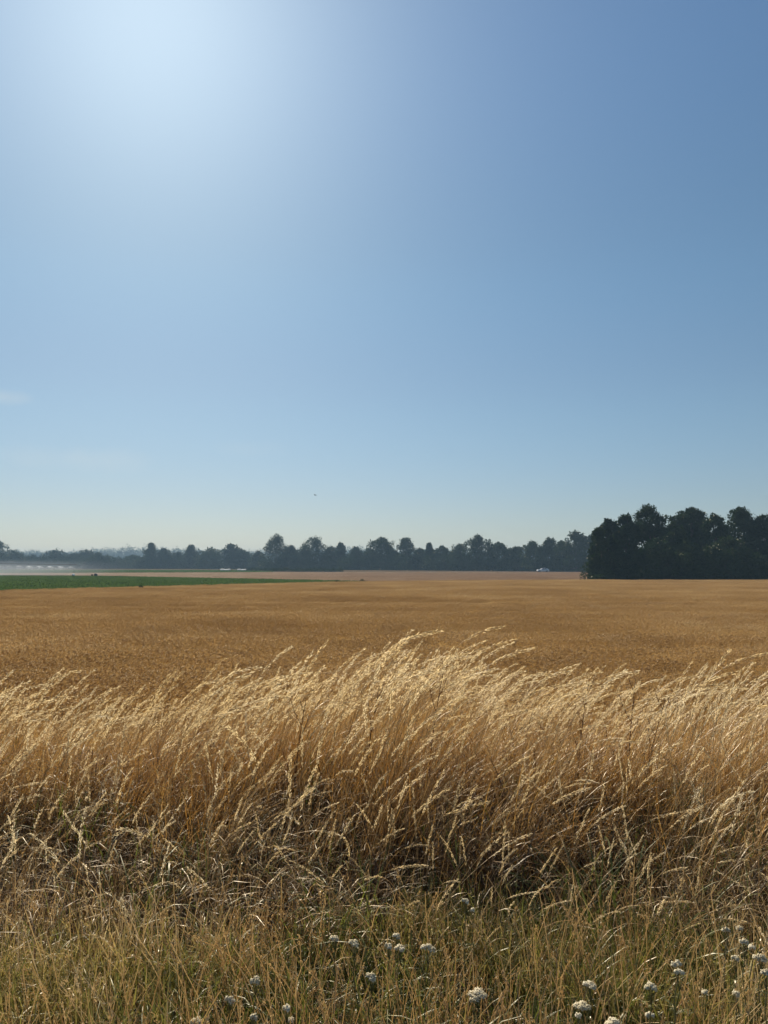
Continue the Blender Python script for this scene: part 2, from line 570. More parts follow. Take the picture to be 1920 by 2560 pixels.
def crop_patch(rnd, n):
    """One square metre of ripe cereal: stems, nodding ears, a few leaves."""
    b = MB()
    g = rnd.uniform(-0.55, 0.55, (n, 2))
    for x, y in g:
        h = 0.70 * rnd.uniform(0.8, 1.06)
        az = rnd.normal(0.1, 0.9)
        P = bent(rnd, h, R(rnd.uniform(0, 10)), R(rnd.uniform(35, 125)), 3.2, 6, az) + np.array([x, y, 0])
        tt = rnd.uniform(0, 1)
        b.ribbon(P[:5], 0.004, (0.94, 0.34, 0), m=0, tint=tt * 0.7)
        e0, e1 = P[4], P[5]
        d = (e1 - e0) / np.linalg.norm(e1 - e0)
        sd = np.cross(d, (0.3, 0.8, 0.5)); sd /= np.linalg.norm(sd)
        up = np.cross(sd, d)
        E0, E1 = e0, e0 + d * rnd.uniform(0.09, 0.12)
        mid = (E0 + E1) / 2
        w = 0.008
        b.add([E0, mid + sd * w, mid + up * w, mid - sd * w, mid - up * w, E1],
              tris=[(0, 1, 2), (0, 2, 3), (0, 3, 4), (0, 4, 1), (5, 2, 1), (5, 3, 2), (5, 4, 3), (5, 1, 4)], m=0, tint=tt)
        for _ in range(3):
            q = rnd.uniform(0.2, 0.9)
            s = E0 + (E1 - E0) * q
            tip = s + d * rnd.uniform(0.08, 0.13) + rnd.normal(0, 0.018, 3)
            b.add([s - sd * 0.0014, s + sd * 0.0014, tip], tris=[(0, 1, 2)], m=0, tint=min(1, tt + 0.25))
        if rnd.random() < 0.6:
            a2 = rnd.uniform(0, 6.28)
            Q = bent(rnd, 0.2, R(30), R(140), 1.0, 4, a2) + P[rnd.integers(1, 4)]
            b.ribbon(Q, np.array([0.006, 0.008, 0.006, 0.001]), (-math.sin(a2), math.cos(a2), 0), m=0, tint=rnd.uniform(0, 0.5))
    return b


def leafy_patch(rnd, n):
    b = MB()
    for _ in range(n):
        x, y = rnd.uniform(-0.6, 0.6, 2)
        for k in range(9):
            az = k * 0.7 + rnd.uniform(-0.4, 0.4)
            P = bent(rnd, rnd.uniform(0.3, 0.5), R(15), R(rnd.uniform(60, 120)), 1.2, 5, az) + np.array([x, y, 0])
            b.ribbon(P, np.array([0.02, 0.07, 0.13, 0.11, 0.02]), (-math.sin(az), math.cos(az), 0), m=0, tint=rnd.uniform(0, 1))
    return b


def protos(name, builders, mats):
    return [b.build('%s_kind' % name, mats, link=False) for b in builders]


def in_poly(px, py, poly):
    inside = np.zeros(len(px), bool)
    n = len(poly)
    for a in range(n):
        x0, y0 = poly[a]; x1, y1 = poly[(a + 1) % n]
        c = ((y0 > py) != (y1 > py))
        xi = (x1 - x0) * (py - y0) / (y1 - y0 + 1e-12) + x0
        inside ^= c & (px < xi)
    return inside


def jitter_grid(x0, x1, y0, y1, s, rnd):
    gx, gy = np.meshgrid(np.arange(x0, x1, s), np.arange(y0, y1, s))
    gx = gx.ravel() + rnd.uniform(-0.25, 0.25, gx.size) * s
    gy = gy.ravel() + rnd.uniform(-0.25, 0.25, gy.size) * s
    return gx, gy


# ---------------------------------------------------------------- fields
rnd = np.random.default_rng(11)
CROP_EDGE = [(-75, 46), (-35, 70), (-7, 106), (8, 114), (33, 121), (120, 126)]
crop_poly = [(-75, 8.4), (75, 8.4), (120, 60)] + CROP_EDGE[::-1]
x, y = jitter_grid(-75, 120, 8.6, 128, 1.0, rnd)
ok = in_poly(x, y, crop_poly) & (np.abs(x) < 0.58 * y + 7)
x, y = x[ok], y[ok]
# sprayer tramlines run across the field; gentle unevenness of the stand
sk = y - 0.06 * x
tram = np.zeros(len(x), bool)
for off in (24.5, 26.4, 45.5, 47.4, 66.5, 68.4, 88.0, 90.0):
    tram |= np.abs(sk - off) < 0.42
un = 0.5 + 0.5 * np.sin(sk * 0.55 + 1.3 * np.sin(x * 0.11) + 2.0 * np.sin(sk * 0.17)) * np.cos(x * 0.07 + sk * 0.05)
streak = sstep(0.35, 0.95, np.sin(sk * 0.9 + 2.2 * np.sin(x * 0.045 + sk * 0.02) + 1.7 * np.sin(sk * 0.31)))
hs = 0.92 + 0.12 * un - 0.16 * streak + rnd.normal(0, 0.03, len(x))
far_ = sstep(50, 80, y)
hs = hs * (1 - far_) + far_ * (0.78 + 0.06 * un)
keep_ = ~tram
x, y, hs = x[keep_], y[keep_], hs[keep_]
near = y < 30
ps = protos('crop', [crop_patch(np.random.default_rng(100 + a), 340) for a in range(6)], [M['crop']])
n = len(x)
scatter('ripe_crop', ps, np.stack([x, y, ground_z(x, y)], 1),
        np.stack([rnd.normal(0, 0.02, n), rnd.normal(0, 0.02, n), rnd.normal(0, 0.5, n)], 1),
        np.stack([np.full(n, 1.05), np.full(n, 1.05), hs], 1), rnd.integers(0, 6, n),
        'ripe golden brown cereal crop filling the wide field behind the grass', 'crop')

GREEN = [(-75, 47), (-35, 71.5), (-7, 107), (-3.4, 116), (-18, 131), (-36, 147), (-62, 169), (-150, 205), (-170, 100)]
x, y = jitter_grid(-150, 0, 47, 205, 1.25, rnd)
ok = in_poly(x, y, GREEN) & (np.abs(x) < 0.6 * y + 6)
x, y = x[ok], y[ok]; n = len(x)
ps = protos('beet', [leafy_patch(np.random.default_rng(200 + a), 18) for a in range(4)], [M['beet']])
scatter('green_crop', ps, np.stack([x, y, ground_z(x, y)], 1), np.stack([np.zeros(n), np.zeros(n), rnd.uniform(0, 6.28, n)], 1),
        np.stack([np.full(n, 1.3), np.full(n, 1.3), rnd.uniform(1.2, 1.35, n)], 1), rnd.integers(0, 4, n),
        'low green leafy crop in the narrow wedge of field beyond the ripe crop', 'crop')

STUB = [(-3, 118), (8, 116), (33, 123), (140, 130), (170, 268), (-42, 268), (-130, 226), (-62, 172), (-36, 150)]
x, y = jitter_grid(-130, 170, 116, 268, 2.4, rnd)
ok = in_poly(x, y, STUB) & (np.abs(x) < 0.58 * y + 6)
x, y = x[ok], y[ok]; n = len(x)
ps = protos('stubble', [crop_patch(np.random.default_rng(300 + a), 120) for a in range(3)], [M['stubble']])
scatter('pale_stubble', ps, np.stack([x, y, ground_z(x, y)], 1), np.stack([np.zeros(n), np.zeros(n), rnd.uniform(0, 6.28, n)], 1),
        np.stack([np.full(n, 2.6), np.full(n, 2.6), rnd.uniform(0.4, 0.55, n)], 1), rnd.integers(0, 3, n),
        'pale pinkish stubble strip between the green wedge and the far trees', 'stubble')

FARG = [(-135, 232), (-42, 272), (-50, 380), (-260, 420), (-260, 240)]
x, y = jitter_grid(-260, -40, 230, 420, 3.4, rnd)
ok = in_poly(x, y, FARG) & (np.abs(x) < 0.58 * y + 6)
x, y = x[ok], y[ok]; n = len(x)
ps = protos('meadow', [leafy_patch(np.random.default_rng(400 + a), 12) for a in range(3)], [M['beet']])
scatter('far_meadow', ps, np.stack([x, y, ground_z(x, y)], 1), np.stack([np.zeros(n), np.zeros(n), rnd.uniform(0, 6.28, n)], 1),
        np.stack([np.full(n, 3.2), np.full(n, 3.2), rnd.uniform(0.7, 1.3, n)], 1), rnd.integers(0, 3, n),
        'dim green meadow at the foot of the hazy trees', 'meadow')

# road with pale verge
M['asphalt'] = simple_mat('asphalt', (0.075, 0.075, 0.078), 0.95, nscale=1.5, spec=0.1)
M['gravel'] = simple_mat('pale_gravel', (0.17, 0.15, 0.125), 1.0, nscale=0.6, spec=0.0)


def strip(name, xs, y0f, y1f, lift, mat, label, cat, thick=0.25):
    b = MB()
    xs = np.asarray(xs, float)
    A = np.stack([xs, y0f(xs), ground_z(xs, y0f(xs)) + lift], 1)
    B = np.stack([xs, y1f(xs), ground_z(xs, y1f(xs)) + lift], 1)
    D = np.array([0, 0, thick])
    n = len(xs)
    V = np.concatenate([A, B, A - D, B - D])
    i = np.arange(n - 1)
    b.add(V, np.concatenate([np.stack([i, i + 1, n + i + 1, n + i], 1), np.stack([2 * n + i, 2 * n + i + 1, i + 1, i], 1),
                             np.stack([n + i, n + i + 1, 3 * n + i + 1, 3 * n + i], 1)]))
    return tag(b.build(name, mat, smooth=False), label, cat, kind='structure')


xs = np.linspace(-45, 330, 60)
yr = lambda x: 281.0 + 0.02 * (x - 58)
strip('road_verge', xs, lambda x: yr(x) - 12, lambda x: yr(x) - 2.9, 0.14, M['gravel'], 'pale grey verge along the far road', 'verge')
strip('road', xs, lambda x: yr(x) - 2.9, lambda x: yr(x) + 2.9, 0.17, M['asphalt'], 'grey far road running past the dark tree row', 'road')

# ---------------------------------------------------------------- trees
def profile(style, t):
    if style == 'cone':
        return np.clip(1 - t ** 1.6, 0, 1) ** 0.8
    if style == 'tier':
        return (np.sqrt(np.clip(1 - (t * 1.02 - 0.28) ** 2 / 0.56, 0, 1))) * (0.74 + 0.26 * np.sin(t * 21))
    if style == 'ball':                       # round head on a visible stem
        return np.sqrt(np.clip(1 - (2 * t - 1) ** 2, 0, 1))
    return np.sqrt(np.clip(1 - (t * 1.06 - 0.30) ** 2 / 0.58, 0, 1))   # dome, broad low down


def make_tree(name, label, loc, H, W, base, style, leaf, nleaf, seed, group=None, gap=0.1):
    rnd = np.random.default_rng(seed)
    root = empty(name, tuple(loc), rnd.uniform(0, 6.28))
    tag(root, label, 'tree', group)
    cb = H * base
    CH = H - cb
    nc = int(120 + 40 * rnd.random())
    t = rnd.uniform(0.0, 1, nc)
    az = rnd.uniform(0, 2 * math.pi, nc)
    lob = 1 + 0.16 * np.sin(2 * az + rnd.uniform(0, 6)) + 0.14 * np.sin(3 * az + t * 5 + rnd.uniform(0, 6))
    rc = W * rnd.uniform(0.08, 0.165, nc)
    rr = np.maximum(profile(style, t) * W / 2 * lob * np.sqrt(rnd.uniform(0.15, 1, nc)) - rc * 0.35, 0)
    cc = np.stack([np.cos(az) * rr, np.sin(az) * rr, cb + t * (CH - rc * 0.75)], 1)
    keep = rnd.random(nc) > gap * 1.5
    keep |= t < 0.25
    cc, rc, t = cc[keep], rc[keep], t[keep]
    wgt = rc ** 2
    pick = rnd.choice(len(cc), nleaf, p=wgt / wgt.sum())
    off = rnd.normal(size=(nleaf, 3))
    off /= np.linalg.norm(off, axis=1, keepdims=True)
    rad = rnd.uniform(0.05, 1.0, (nleaf, 1)) ** 0.5 * (1 + 0.18 * rnd.random((nleaf, 1)) ** 6)
    P = cc[pick] + off * rad * rc[pick][:, None] * np.array([1, 1, 0.8])
    inner = rnd.random(nleaf) < 0.38
    P = np.where(inner[:, None], cc[pick] + off * rad * rc[pick][:, None] * 0.62, P)
    P[:, 2] = np.maximum(P[:, 2], 0.05)
    big = np.where(inner, 2.1, 1.0)
    d = off + rnd.normal(size=off.shape) * 0.9 + np.array([0, 0, -0.15])
    ct = rnd.uniform(0, 1, len(cc))
    cr = MB()
    cr.diamonds(P, d, big * leaf * rnd.uniform(0.6, 1.5, nleaf), big * leaf * rnd.uniform(0.5, 1.0, nleaf), rnd, tint=np.clip(ct[pick] * 0.7 + rnd.uniform(0, 0.3, nleaf), 0, 1))
    cr.build('crown', M['leaf'], root)
    tb = MB()
    n = 9
    s = np.linspace(0, 1, n)
    ax = np.stack([np.cumsum(rnd.normal(0, 0.012, n)) * H, np.cumsum(rnd.normal(0, 0.012, n)) * H, s * H * 0.86 - 0.15], 1)
    ax[0, :2] = 0
    tb.tube(ax, (0.022 * H) * (1 - 0.93 * s) + 0.006 * H * np.exp(-s * 25), 7)
    for q in rnd.choice(len(cc), min(12, len(cc)), replace=False):
        e = cc[q]
        k0 = int(np.clip((e[2] - 0.18 * H) / H * 8, 1, 6))
        a = ax[k0]
        u = np.linspace(0, 1, 5)[:, None]
        Q = a + (e - a) * u + np.array([0, 0, 1]) * (np.sin(u * math.pi) * -0.04 * H) + rnd.normal(0, 0.008 * H, (5, 3)) * (u > 0)
        tb.tube(Q, 0.009 * H * (1 - 0.85 * u[:, 0]), 4)
    tb.build('trunk', M['bark'], root, smooth=True)
    return root


def place_tree(px, top, Y, wpx, style, label, base=0.08, leaf=0.3, nleaf=4000, group=None, gap=0.1, name='broadleaf_tree'):
    p = at(px, top, Y)
    g = float(ground_z(p[0], Y))
    make_tree(name, label, (p[0], Y, g), p[2] - g, (1.75 if style == 'cone' else 1.3) * wpx * Y / FPX, base, style, leaf, nleaf, int(px * 7 + Y), group, gap)


# the dark copse at the right, about 130 m away
COPSE = [
    (1497, 1318, 127, 46, 'dome', 'slim leafy tree at the open left corner of the dark copse', 0.02, 0.12),
    (1520, 1296, 131, 66, 'dome', 'dark tree with sky showing through it, near the left corner of the copse', 0.06, 0.30),
    (1562, 1284, 134, 74, 'dome', 'dark tree stepping up to the tallest dome of the copse', 0.05, 0.14),
    (1620, 1259, 137, 104, 'dome', 'tallest round-topped tree of the dark copse', 0.04, 0.05),
    (1683, 1304, 131, 66, 'dome', 'lower dark tree in the dip between the two domes of the copse', 0.03, 0.08),
    (1728, 1269, 141, 86, 'ball', 'round-headed tree with sky gaps under its crown, right of the copse dip', 0.38, 0.20),
    (1722, 1352, 127, 84, 'dome', 'low bushy tree under the round-headed tree of the copse', 0.0, 0.08),
    (1786, 1282, 136, 82, 'dome', 'dark tree between the round-headed tree and the broad right dome', 0.04, 0.12),
    (1852, 1266, 138, 108, 'dome', 'broad dark tree forming the right dome of the copse', 0.03, 0.05),
    (1912, 1284, 135, 84, 'dome', 'dark copse tree cut by the right edge of the picture', 0.03, 0.08),
    (1985, 1276, 139, 110, 'dome', 'dark copse tree standing just beyond the picture edge', 0.03, 0.08),
    (1640, 1345, 127, 96, 'dome', 'bushy low tree before the tallest dome of the copse', 0.0, 0.05),
    (1818, 1340, 127, 110, 'dome', 'bushy low tree before the broad right dome of the copse', 0.0, 0.05),
]
for px, top, Yd, wpx, st, lab, bs, gp in COPSE:
    place_tree(px, top, Yd, wpx, st, lab, bs, 0.21, 20000, 'trees of the dark copse', gp)

# the middle row behind the road, 300 to 430 m
MIDROW = [
    (692, 1331, 430, 72, 'tier', 'tall tree with layered open branches at the left end of the middle row', 0.05, 0.28),
    (727, 1362, 425, 56, 'dome', 'shorter tree leaning on the layered tall tree', 0.05, 0.15),
    (757, 1372, 425, 52, 'dome', 'low tree in the gap left of the big dome of the middle row', 0.03, 0.1),
    (786, 1338, 420, 72, 'dome', 'big dark dome-shaped tree of the middle row', 0.03, 0.04),
    (828, 1364, 415, 52, 'dome', 'rounded tree just right of the big dome', 0.03, 0.1),
    (852, 1352, 412, 32, 'cone', 'thin feathery pointed tree right of the big dome', 0.05, 0.3),
    (889, 1364, 405, 54, 'cone', 'low peaked tree midway between the big dome and the round-headed tree', 0.03, 0.1),
    (924, 1372, 400, 46, 'dome', 'small ragged tree left of the round-headed tree', 0.03, 0.22),
    (955, 1341, 398, 56, 'ball', 'round-headed tree standing clear above the middle row', 0.30, 0.12),
    (986, 1376, 392, 42, 'dome', 'low tree between the two tall heads at the centre of the row', 0.03, 0.1),
    (1014, 1341, 390, 56, 'dome', 'tall ragged-topped tree right of the round-headed tree', 0.05, 0.15),
    (1050, 1370, 380, 46, 'dome', 'low tree right of the ragged-topped tree', 0.03, 0.12),
    (1073, 1357, 376, 30, 'cone', 'narrow pointed tree near the centre of the middle row', 0.03, 0.2),
    (1106, 1363, 370, 48, 'dome', 'thin-topped tree with open twigs right of the narrow pointed tree', 0.05, 0.35),
    (1150, 1357, 360, 64, 'dome', 'loose crowned tree with gaps left of the tall rounded dome', 0.05, 0.30),
    (1195, 1335, 352, 66, 'dome', 'tall rounded dome tree left of the car', 0.03, 0.06),
    (1247, 1355, 345, 62, 'dome', 'wide tree right of the tall rounded dome', 0.03, 0.1),
    (1291, 1364, 338, 54, 'dome', 'low tree at the lowest dip of the row before the car', 0.03, 0.1),
    (1331, 1351, 330, 60, 'dome', 'dark tree right above the car', 0.03, 0.12),
    (1372, 1342, 322, 54, 'tier', 'tree with ragged spiky top right of the car', 0.03, 0.3),
    (1404, 1351, 316, 48, 'dome', 'dark tree between the spiky tree and the copse', 0.03, 0.1),
    (1440, 1326, 308, 62, 'dome', 'tall dark tree at the right end of the middle row beside the copse', 0.03, 0.12),
    (1478, 1335, 308, 60, 'dome', 'dark tree half hidden behind the left corner of the copse', 0.03, 0.12),
]
for px, top, Yd, wpx, st, lab, bs, gp in MIDROW:
    place_tree(px, top, Yd, wpx, st, lab, bs, 0.40, 8000, 'trees of the middle row', gp)

# the hazier row at the left, 500 to 600 m
LEFTROW = [
    (-6, 1349, 540, 70, 'dome', 'tall hazy tree cut by the left edge of the picture', 0.03, 0.1),
    (36, 1374, 560, 60, 'dome', 'hazy tree next to the one at the left edge', 0.03, 0.05),
    (84, 1386, 560, 62, 'dome', 'low hazy tree above the left part of the sprinkler boom', 0.03, 0.05),
    (140, 1373, 565, 64, 'dome', 'hazy rounded tree above the middle of the sprinkler boom', 0.03, 0.05),
    (182, 1381, 560, 56, 'dome', 'hazy tree above the right end of the sprinkler boom', 0.03, 0.05),
    (216, 1372, 570, 56, 'dome', 'pale hazy tree behind the dark rounded one right of the boom', 0.03, 0.08),
    (246, 1380, 520, 52, 'dome', 'darker rounded tree just right of the sprinkler boom', 0.02, 0.04),
    (292, 1391, 540, 60, 'dome', 'low hazy tree right of the dark rounded tree', 0.03, 0.06),
    (335, 1386, 545, 52, 'dome', 'low hazy tree left of the tufted tall tree', 0.03, 0.06),
    (378, 1356, 530, 42, 'tier', 'tall tree with tufted open top in the hazy row', 0.05, 0.25),
    (366, 1388, 520, 50, 'dome', 'dark bushy tree at the foot of the tufted tall tree', 0.02, 0.05),
    (410, 1371, 530, 42, 'dome', 'square-shouldered hazy tree right of the tufted tall tree', 0.03, 0.06),
    (444, 1380, 530, 46, 'dome', 'hazy rounded tree left of the peaked tree', 0.03, 0.06),
    (478, 1360, 525, 38, 'cone', 'peaked tree rising above the hazy row', 0.03, 0.15),
    (528, 1367, 500, 66, 'dome', 'broad dome tree of the hazy row', 0.02, 0.04),
    (577, 1359, 505, 40, 'ball', 'tree with small open tuft on top, right of the broad hazy dome', 0.25, 0.25),
    (606, 1372, 500, 52, 'dome', 'hazy tree right of the tufted small top', 0.03, 0.06),
    (646, 1376, 490, 46, 'cone', 'pointed hazy tree left of the layered tall tree', 0.03, 0.08),
]
for px, top, Yd, wpx, st, lab, bs, gp in LEFTROW:
    place_tree(px, top, Yd, wpx, st, lab, bs, 0.54, 5600, 'trees of the hazy left row', gp)


def brush(name, spots, leaf, per, label, cat, seed, mat='leaf', kind='stuff'):
    """Bushy mass: leaf faces through mounds (x, y, radius, height)."""
    rnd = np.random.default_rng(seed)
    b = MB()
    for (x, y, r, h) in spots:
        n = per
        off = rnd.normal(size=(n, 3)); off /= np.linalg.norm(off, axis=1, keepdims=True)
        off[:, 2] = np.abs(off[:, 2])
        P = off * rnd.uniform(0.3, 1.1, (n, 1)) ** 0.5 * np.array([r, r, h])
        P *= 1 + 0.18 * np.sin(off[:, :1] * 7 + x) * np.cos(off[:, 1:2] * 5 + y)
        P += np.array([x, y, float(ground_z(x, y))])
        b.diamonds(P, off + rnd.normal(size=off.shape) * 0.8, leaf * rnd.uniform(0.6, 1.5, n), leaf * rnd.uniform(0.5, 1, n), rnd, tint=np.clip(rnd.uniform(0, 0.6) + rnd.uniform(0, 0.4, n), 0, 1))
    return tag(b.build(name, M[mat]), label, cat, kind=kind)


r_ = np.random.default_rng(5)
spots = []
for q in np.linspace(0, 1, 44):
    px = 1478 + q * 640
    Yd = 126 + r_.uniform(-1.5, 5) + 3 * q
    spots.append(((px - 960) / FPX * Yd, Yd, r_.uniform(1.1, 2.0), r_.uniform(2.2, 4.8)))
for q in np.linspace(0, 1, 34):
    px = 1500 + q * 620
    Yd = 142 + r_.uniform(-2, 4)
    spots.append(((px - 960) / FPX * Yd, Yd, r_.uniform(1.8, 2.8), r_.uniform(5.0, 7.5)))
for q in range(16):
    px = 1482 + r_.uniform(0, 1) * 600
    Yd = r_.uniform(122.5, 125.0)
    spots.append(((px - 960) / FPX * Yd, Yd, r_.uniform(0.6, 1.3), r_.uniform(0.9, 2.2)))
brush('undergrowth', spots, 0.28, 700, 'dark undergrowth closing the foot of the copse', 'undergrowth', 51)
spots = []
for q in np.linspace(0, 1, 90):
    px = 655 + q * 860
    Yd = 432 - q * 122 + r_.uniform(-6, 8)
    spots.append(((px - 960) / FPX * Yd, Yd, r_.uniform(3, 5), r_.uniform(4, 8.5)))
brush('undergrowth', spots, 0.55, 420, 'dark undergrowth between the trunks of the middle row', 'undergrowth', 52)
spots = []
for q in np.linspace(0, 1, 60):
    px = -160 + q * 830
    Yd = 560 - q * 50 + r_.uniform(-6, 10)
    spots.append(((px - 960) / FPX * Yd, Yd, r_.uniform(5, 8), r_.uniform(5, 9)))
brush('undergrowth', spots, 0.75, 380, 'hazy undergrowth between the trunks of the left row', 'undergrowth', 53)
# far wood on the rise
spots = []
for q in np.linspace(0, 1, 220):
    Yd = 1250 + r_.uniform(-60, 160)
    px = -300 + q * 2500
    spots.append(((px - 960) / FPX * Yd, Yd, r_.uniform(10, 18), r_.uniform(17, 23) + 2.5 * math.sin(q * 31)))
brush('distant_wood', spots, 1.9, 700, 'pale distant wood fading into haze above the left tree row', 'wood', 54)
# low dark hedge before the middle row
spots = []
for q in np.linspace(0, 1, 40):
    px = 622 + q * 230
    Yd = 300 + r_.uniform(-3, 3) + 30 * (1 - q)
    spots.append(((px - 960) / FPX * Yd, Yd, r_.uniform(0.8, 1.5), r_.uniform(0.7, 1.7)))
brush('hedge', spots, 0.3, 200, 'low dark hedge running before the layered tall tree', 'hedge', 55)


def small_bush(px, Yd, r, h, label, seed, leaf=0.09, n=500):
    x = (px - 960) / FPX * Yd
    o = brush('bush', [(0, 0, r, h)], leaf, n, label, 'bush', seed, kind=None)
    o.location = (x, Yd, float(ground_z(x, Yd)))
    return o


for px, Yd, r, h, lab in ((355, 79, 0.26, 0.72, 'small dark bush at the near edge of the green field'),
                          (842, 106, 0.4, 0.62, 'low dark tuft at the thin tip of the green wedge'),
                          (906, 116, 0.45, 0.62, 'small dark bush in the stubble beyond the tip of the green wedge')):
    b = MB()
    rr = np.random.default_rng(int(px))
    off = rr.normal(size=(500, 3)); off /= np.linalg.norm(off, axis=1, keepdims=True); off[:, 2] = np.abs(off[:, 2])
    b.diamonds(off * rr.uniform(0.2, 1.1, (500, 1)) ** 0.5 * np.array([r, r, h]), off + rr.normal(size=off.shape) * 0.7, 0.1, 0.06, rr, tint=rr.uniform(0, 1, 500))
    o = b.build('bush', M['leaf'])
    X_ = (px - 960) / FPX * Yd
    o.location = (X_, Yd, float(ground_z(X_, Yd)))
    tag(o, lab, 'bush')

# ---------------------------------------------------------------- car on the far road
M['paint'] = simple_mat('silver_paint', (0.62, 0.63, 0.65), 0.28, 0.3, 0.03)
M['glass'] = simple_mat('dark_glass', (0.02, 0.025, 0.03), 0.08, 0.0, 0.0)
M['rubber'] = simple_mat('tyre_rubber', (0.02, 0.02, 0.02), 0.9)
M['rim'] = simple_mat('alloy_rim', (0.4, 0.4, 0.42), 0.35, 0.8)
M['lamp'] = simple_mat('lamp_glass', (0.75, 0.75, 0.72), 0.15)
M['redlamp'] = simple_mat('tail_lamp', (0.35, 0.03, 0.02), 0.2)
M['trim'] = simple_mat('dark_trim', (0.03, 0.03, 0.03), 0.6)


def cross_section(b, prof, halfw, m=0):
    """Loft a side profile list of (x, z_low, z_high, half_width) into a closed shell."""
    V = []
    for (x, z0, z1, w) in prof:
        zs = [z0, z0 + (z1 - z0) * 0.25, z0 + (z1 - z0) * 0.75, z1]
        ws = [w * 0.93, w, w * 0.985, w * 0.82]
        for z, ww in zip(zs, ws): V.append((x, -ww, z))
        for z, ww in zip(zs[::-1], ws[::-1]): V.append((x, ww, z))
    n = len(prof)
    Q = []
    for a in range(n - 1):
        for c in range(8):
            d = (c + 1) % 8
            Q.append((a * 8 + c, a * 8 + d, a * 8 + 8 + d, a * 8 + 8 + c))
    for e in (0, n - 1):
        s = e * 8
        for c in range(3):
            Q.append((s + c, s + c + 1, s + 6 - c, s + 7 - c))
    b.add(V, Q, m=m)


def make_car(loc, rz):
    root = empty('car', loc, rz)
    tag(root, 'silver car on the far road in front of the dark tree row', 'car')
    b = MB()      # front at -x
    cross_section(b, [(-2.22, 0.34, 0.62, 0.70), (-2.12, 0.24, 0.72, 0.82), (-1.6, 0.20, 0.84, 0.88), (-0.85, 0.2, 0.93, 0.9), (0.2, 0.2, 0.95, 0.9),
                      (1.2, 0.2, 0.97, 0.9), (1.85, 0.22, 0.98, 0.87), (2.15, 0.28, 0.94, 0.80), (2.22, 0.36, 0.80, 0.72)], 0.9)
    b.build('body', M['paint'], root, smooth=True)
    g = MB()
    cross_section(g, [(-0.95, 0.90, 0.96, 0.78), (-0.45, 0.9, 1.22, 0.74), (0.0, 0.9, 1.40, 0.70), (0.6, 0.9, 1.45, 0.68), (1.1, 0.9, 1.40, 0.68),
                      (1.6, 0.9, 1.2, 0.72), (2.0, 0.9, 1.0, 0.72)], 0.8)
    roof = g.build('roof', M['paint'], root, smooth=True)
    for s in (-1, 1):
        for (x0, x1, x2, x3) in ((-0.62, 0.42, -0.05, 0.42), (0.5, 1.45, 0.5, 1.05)):
            w = MB()
            V = [(x0, s * 0.79, 0.97), (x1, s * 0.79, 0.97), (x3, s * 0.735, 1.31), (x2, s * 0.735, 1.31)]
            V += [(a, c - s * 0.08, d) for a, c, d in V]
            w.add(V, [(0, 1, 2, 3), (4, 5, 6, 7), (0, 1, 5, 4), (1, 2, 6, 5), (2, 3, 7, 6), (3, 0, 4, 7)])
            w.build('side_window', M['glass'], root)
    w = MB(); w.add([(-0.93, -0.66, 0.965), (-0.93, 0.66, 0.965), (-0.06, 0.58, 1.40), (-0.06, -0.58, 1.40), (-0.88, -0.66, 0.93), (-0.88, 0.66, 0.93), (-0.02, 0.58, 1.36), (-0.02, -0.58, 1.36)],
                    [(0, 1, 2, 3), (4, 5, 6, 7), (0, 1, 5, 4), (1, 2, 6, 5), (2, 3, 7, 6), (3, 0, 4, 7)])
    w.build('windscreen', M['glass'], root)
    for (x, s) in ((-1.38, -1), (-1.38, 1), (1.35, -1), (1.35, 1)):
        t = MB()
        a = np.linspace(0, 2 * math.pi, 25)[:-1]
        ring = np.stack([np.cos(a) * 0.33, np.zeros(24), np.sin(a) * 0.33], 1)
        inn = ring * 0.64
        V = np.concatenate([ring + [0, 0.10, 0], ring - [0, 0.10, 0], inn + [0, 0.11, 0], inn - [0, 0.11, 0]]) + [x, s * 0.82, 0.33]
        i = np.arange(24); k = (i + 1) % 24
        t.add(V, np.concatenate([np.stack([i, k, 24 + k, 24 + i], 1), np.stack([i, k, 48 + k, 48 + i], 1), np.stack([24 + i, 24 + k, 72 + k, 72 + i], 1)]))
        wh = t.build('wheel', M['rubber'], root)
        r = MB()
        r.add(np.concatenate([inn + [0, s * 0.095, 0], [[0, s * 0.115, 0]]]) + [x, s * 0.82, 0.33], tris=[(q, (q + 1) % 24, 24) for q in range(24)])
        r.build('rim', M['rim'], wh)
    for s in (-1, 1):
        MB().box((-2.14, s * 0.62, 0.64), (0.16, 0.26, 0.11)).build('headlight', M['lamp'], root)
        MB().box((2.15, s * 0.62, 0.80), (0.14, 0.24, 0.12)).build('tail_light', M['redlamp'], root)
        MB().box((-0.62, s * 0.95, 0.98), (0.14, 0.16, 0.10)).build('mirror', M['paint'], root)
    MB().box((-2.2, 0, 0.42), (0.08, 1.1, 0.12)).build('grille', M['trim'], root)


cx = (1355 - 960) / FPX * 281.0
make_car((cx, float(yr(cx)) - 0.6, float(ground_z(cx, yr(cx))) + 0.172), 0.02)

# ---------------------------------------------------------------- sprinkler boom on the green field
M['steel'] = simple_mat('galvanised_steel', (0.42, 0.44, 0.45), 0.35, 0.7, 0.1)
M['dark'] = simple_mat('dark_steel', (0.04, 0.045, 0.05), 0.6, 0.2)
M['whiteplastic'] = simple_mat('white_plastic', (0.75, 0.76, 0.76), 0.4)
M['cover'] = simple_mat('pale_cover', (0.34, 0.36, 0.35), 0.7)
M['water'] = plant_mat('water_drop', [(0.0, (0.85, 0.88, 0.9)), (1, (0.95, 0.96, 0.97))], 0.6, 0.1)

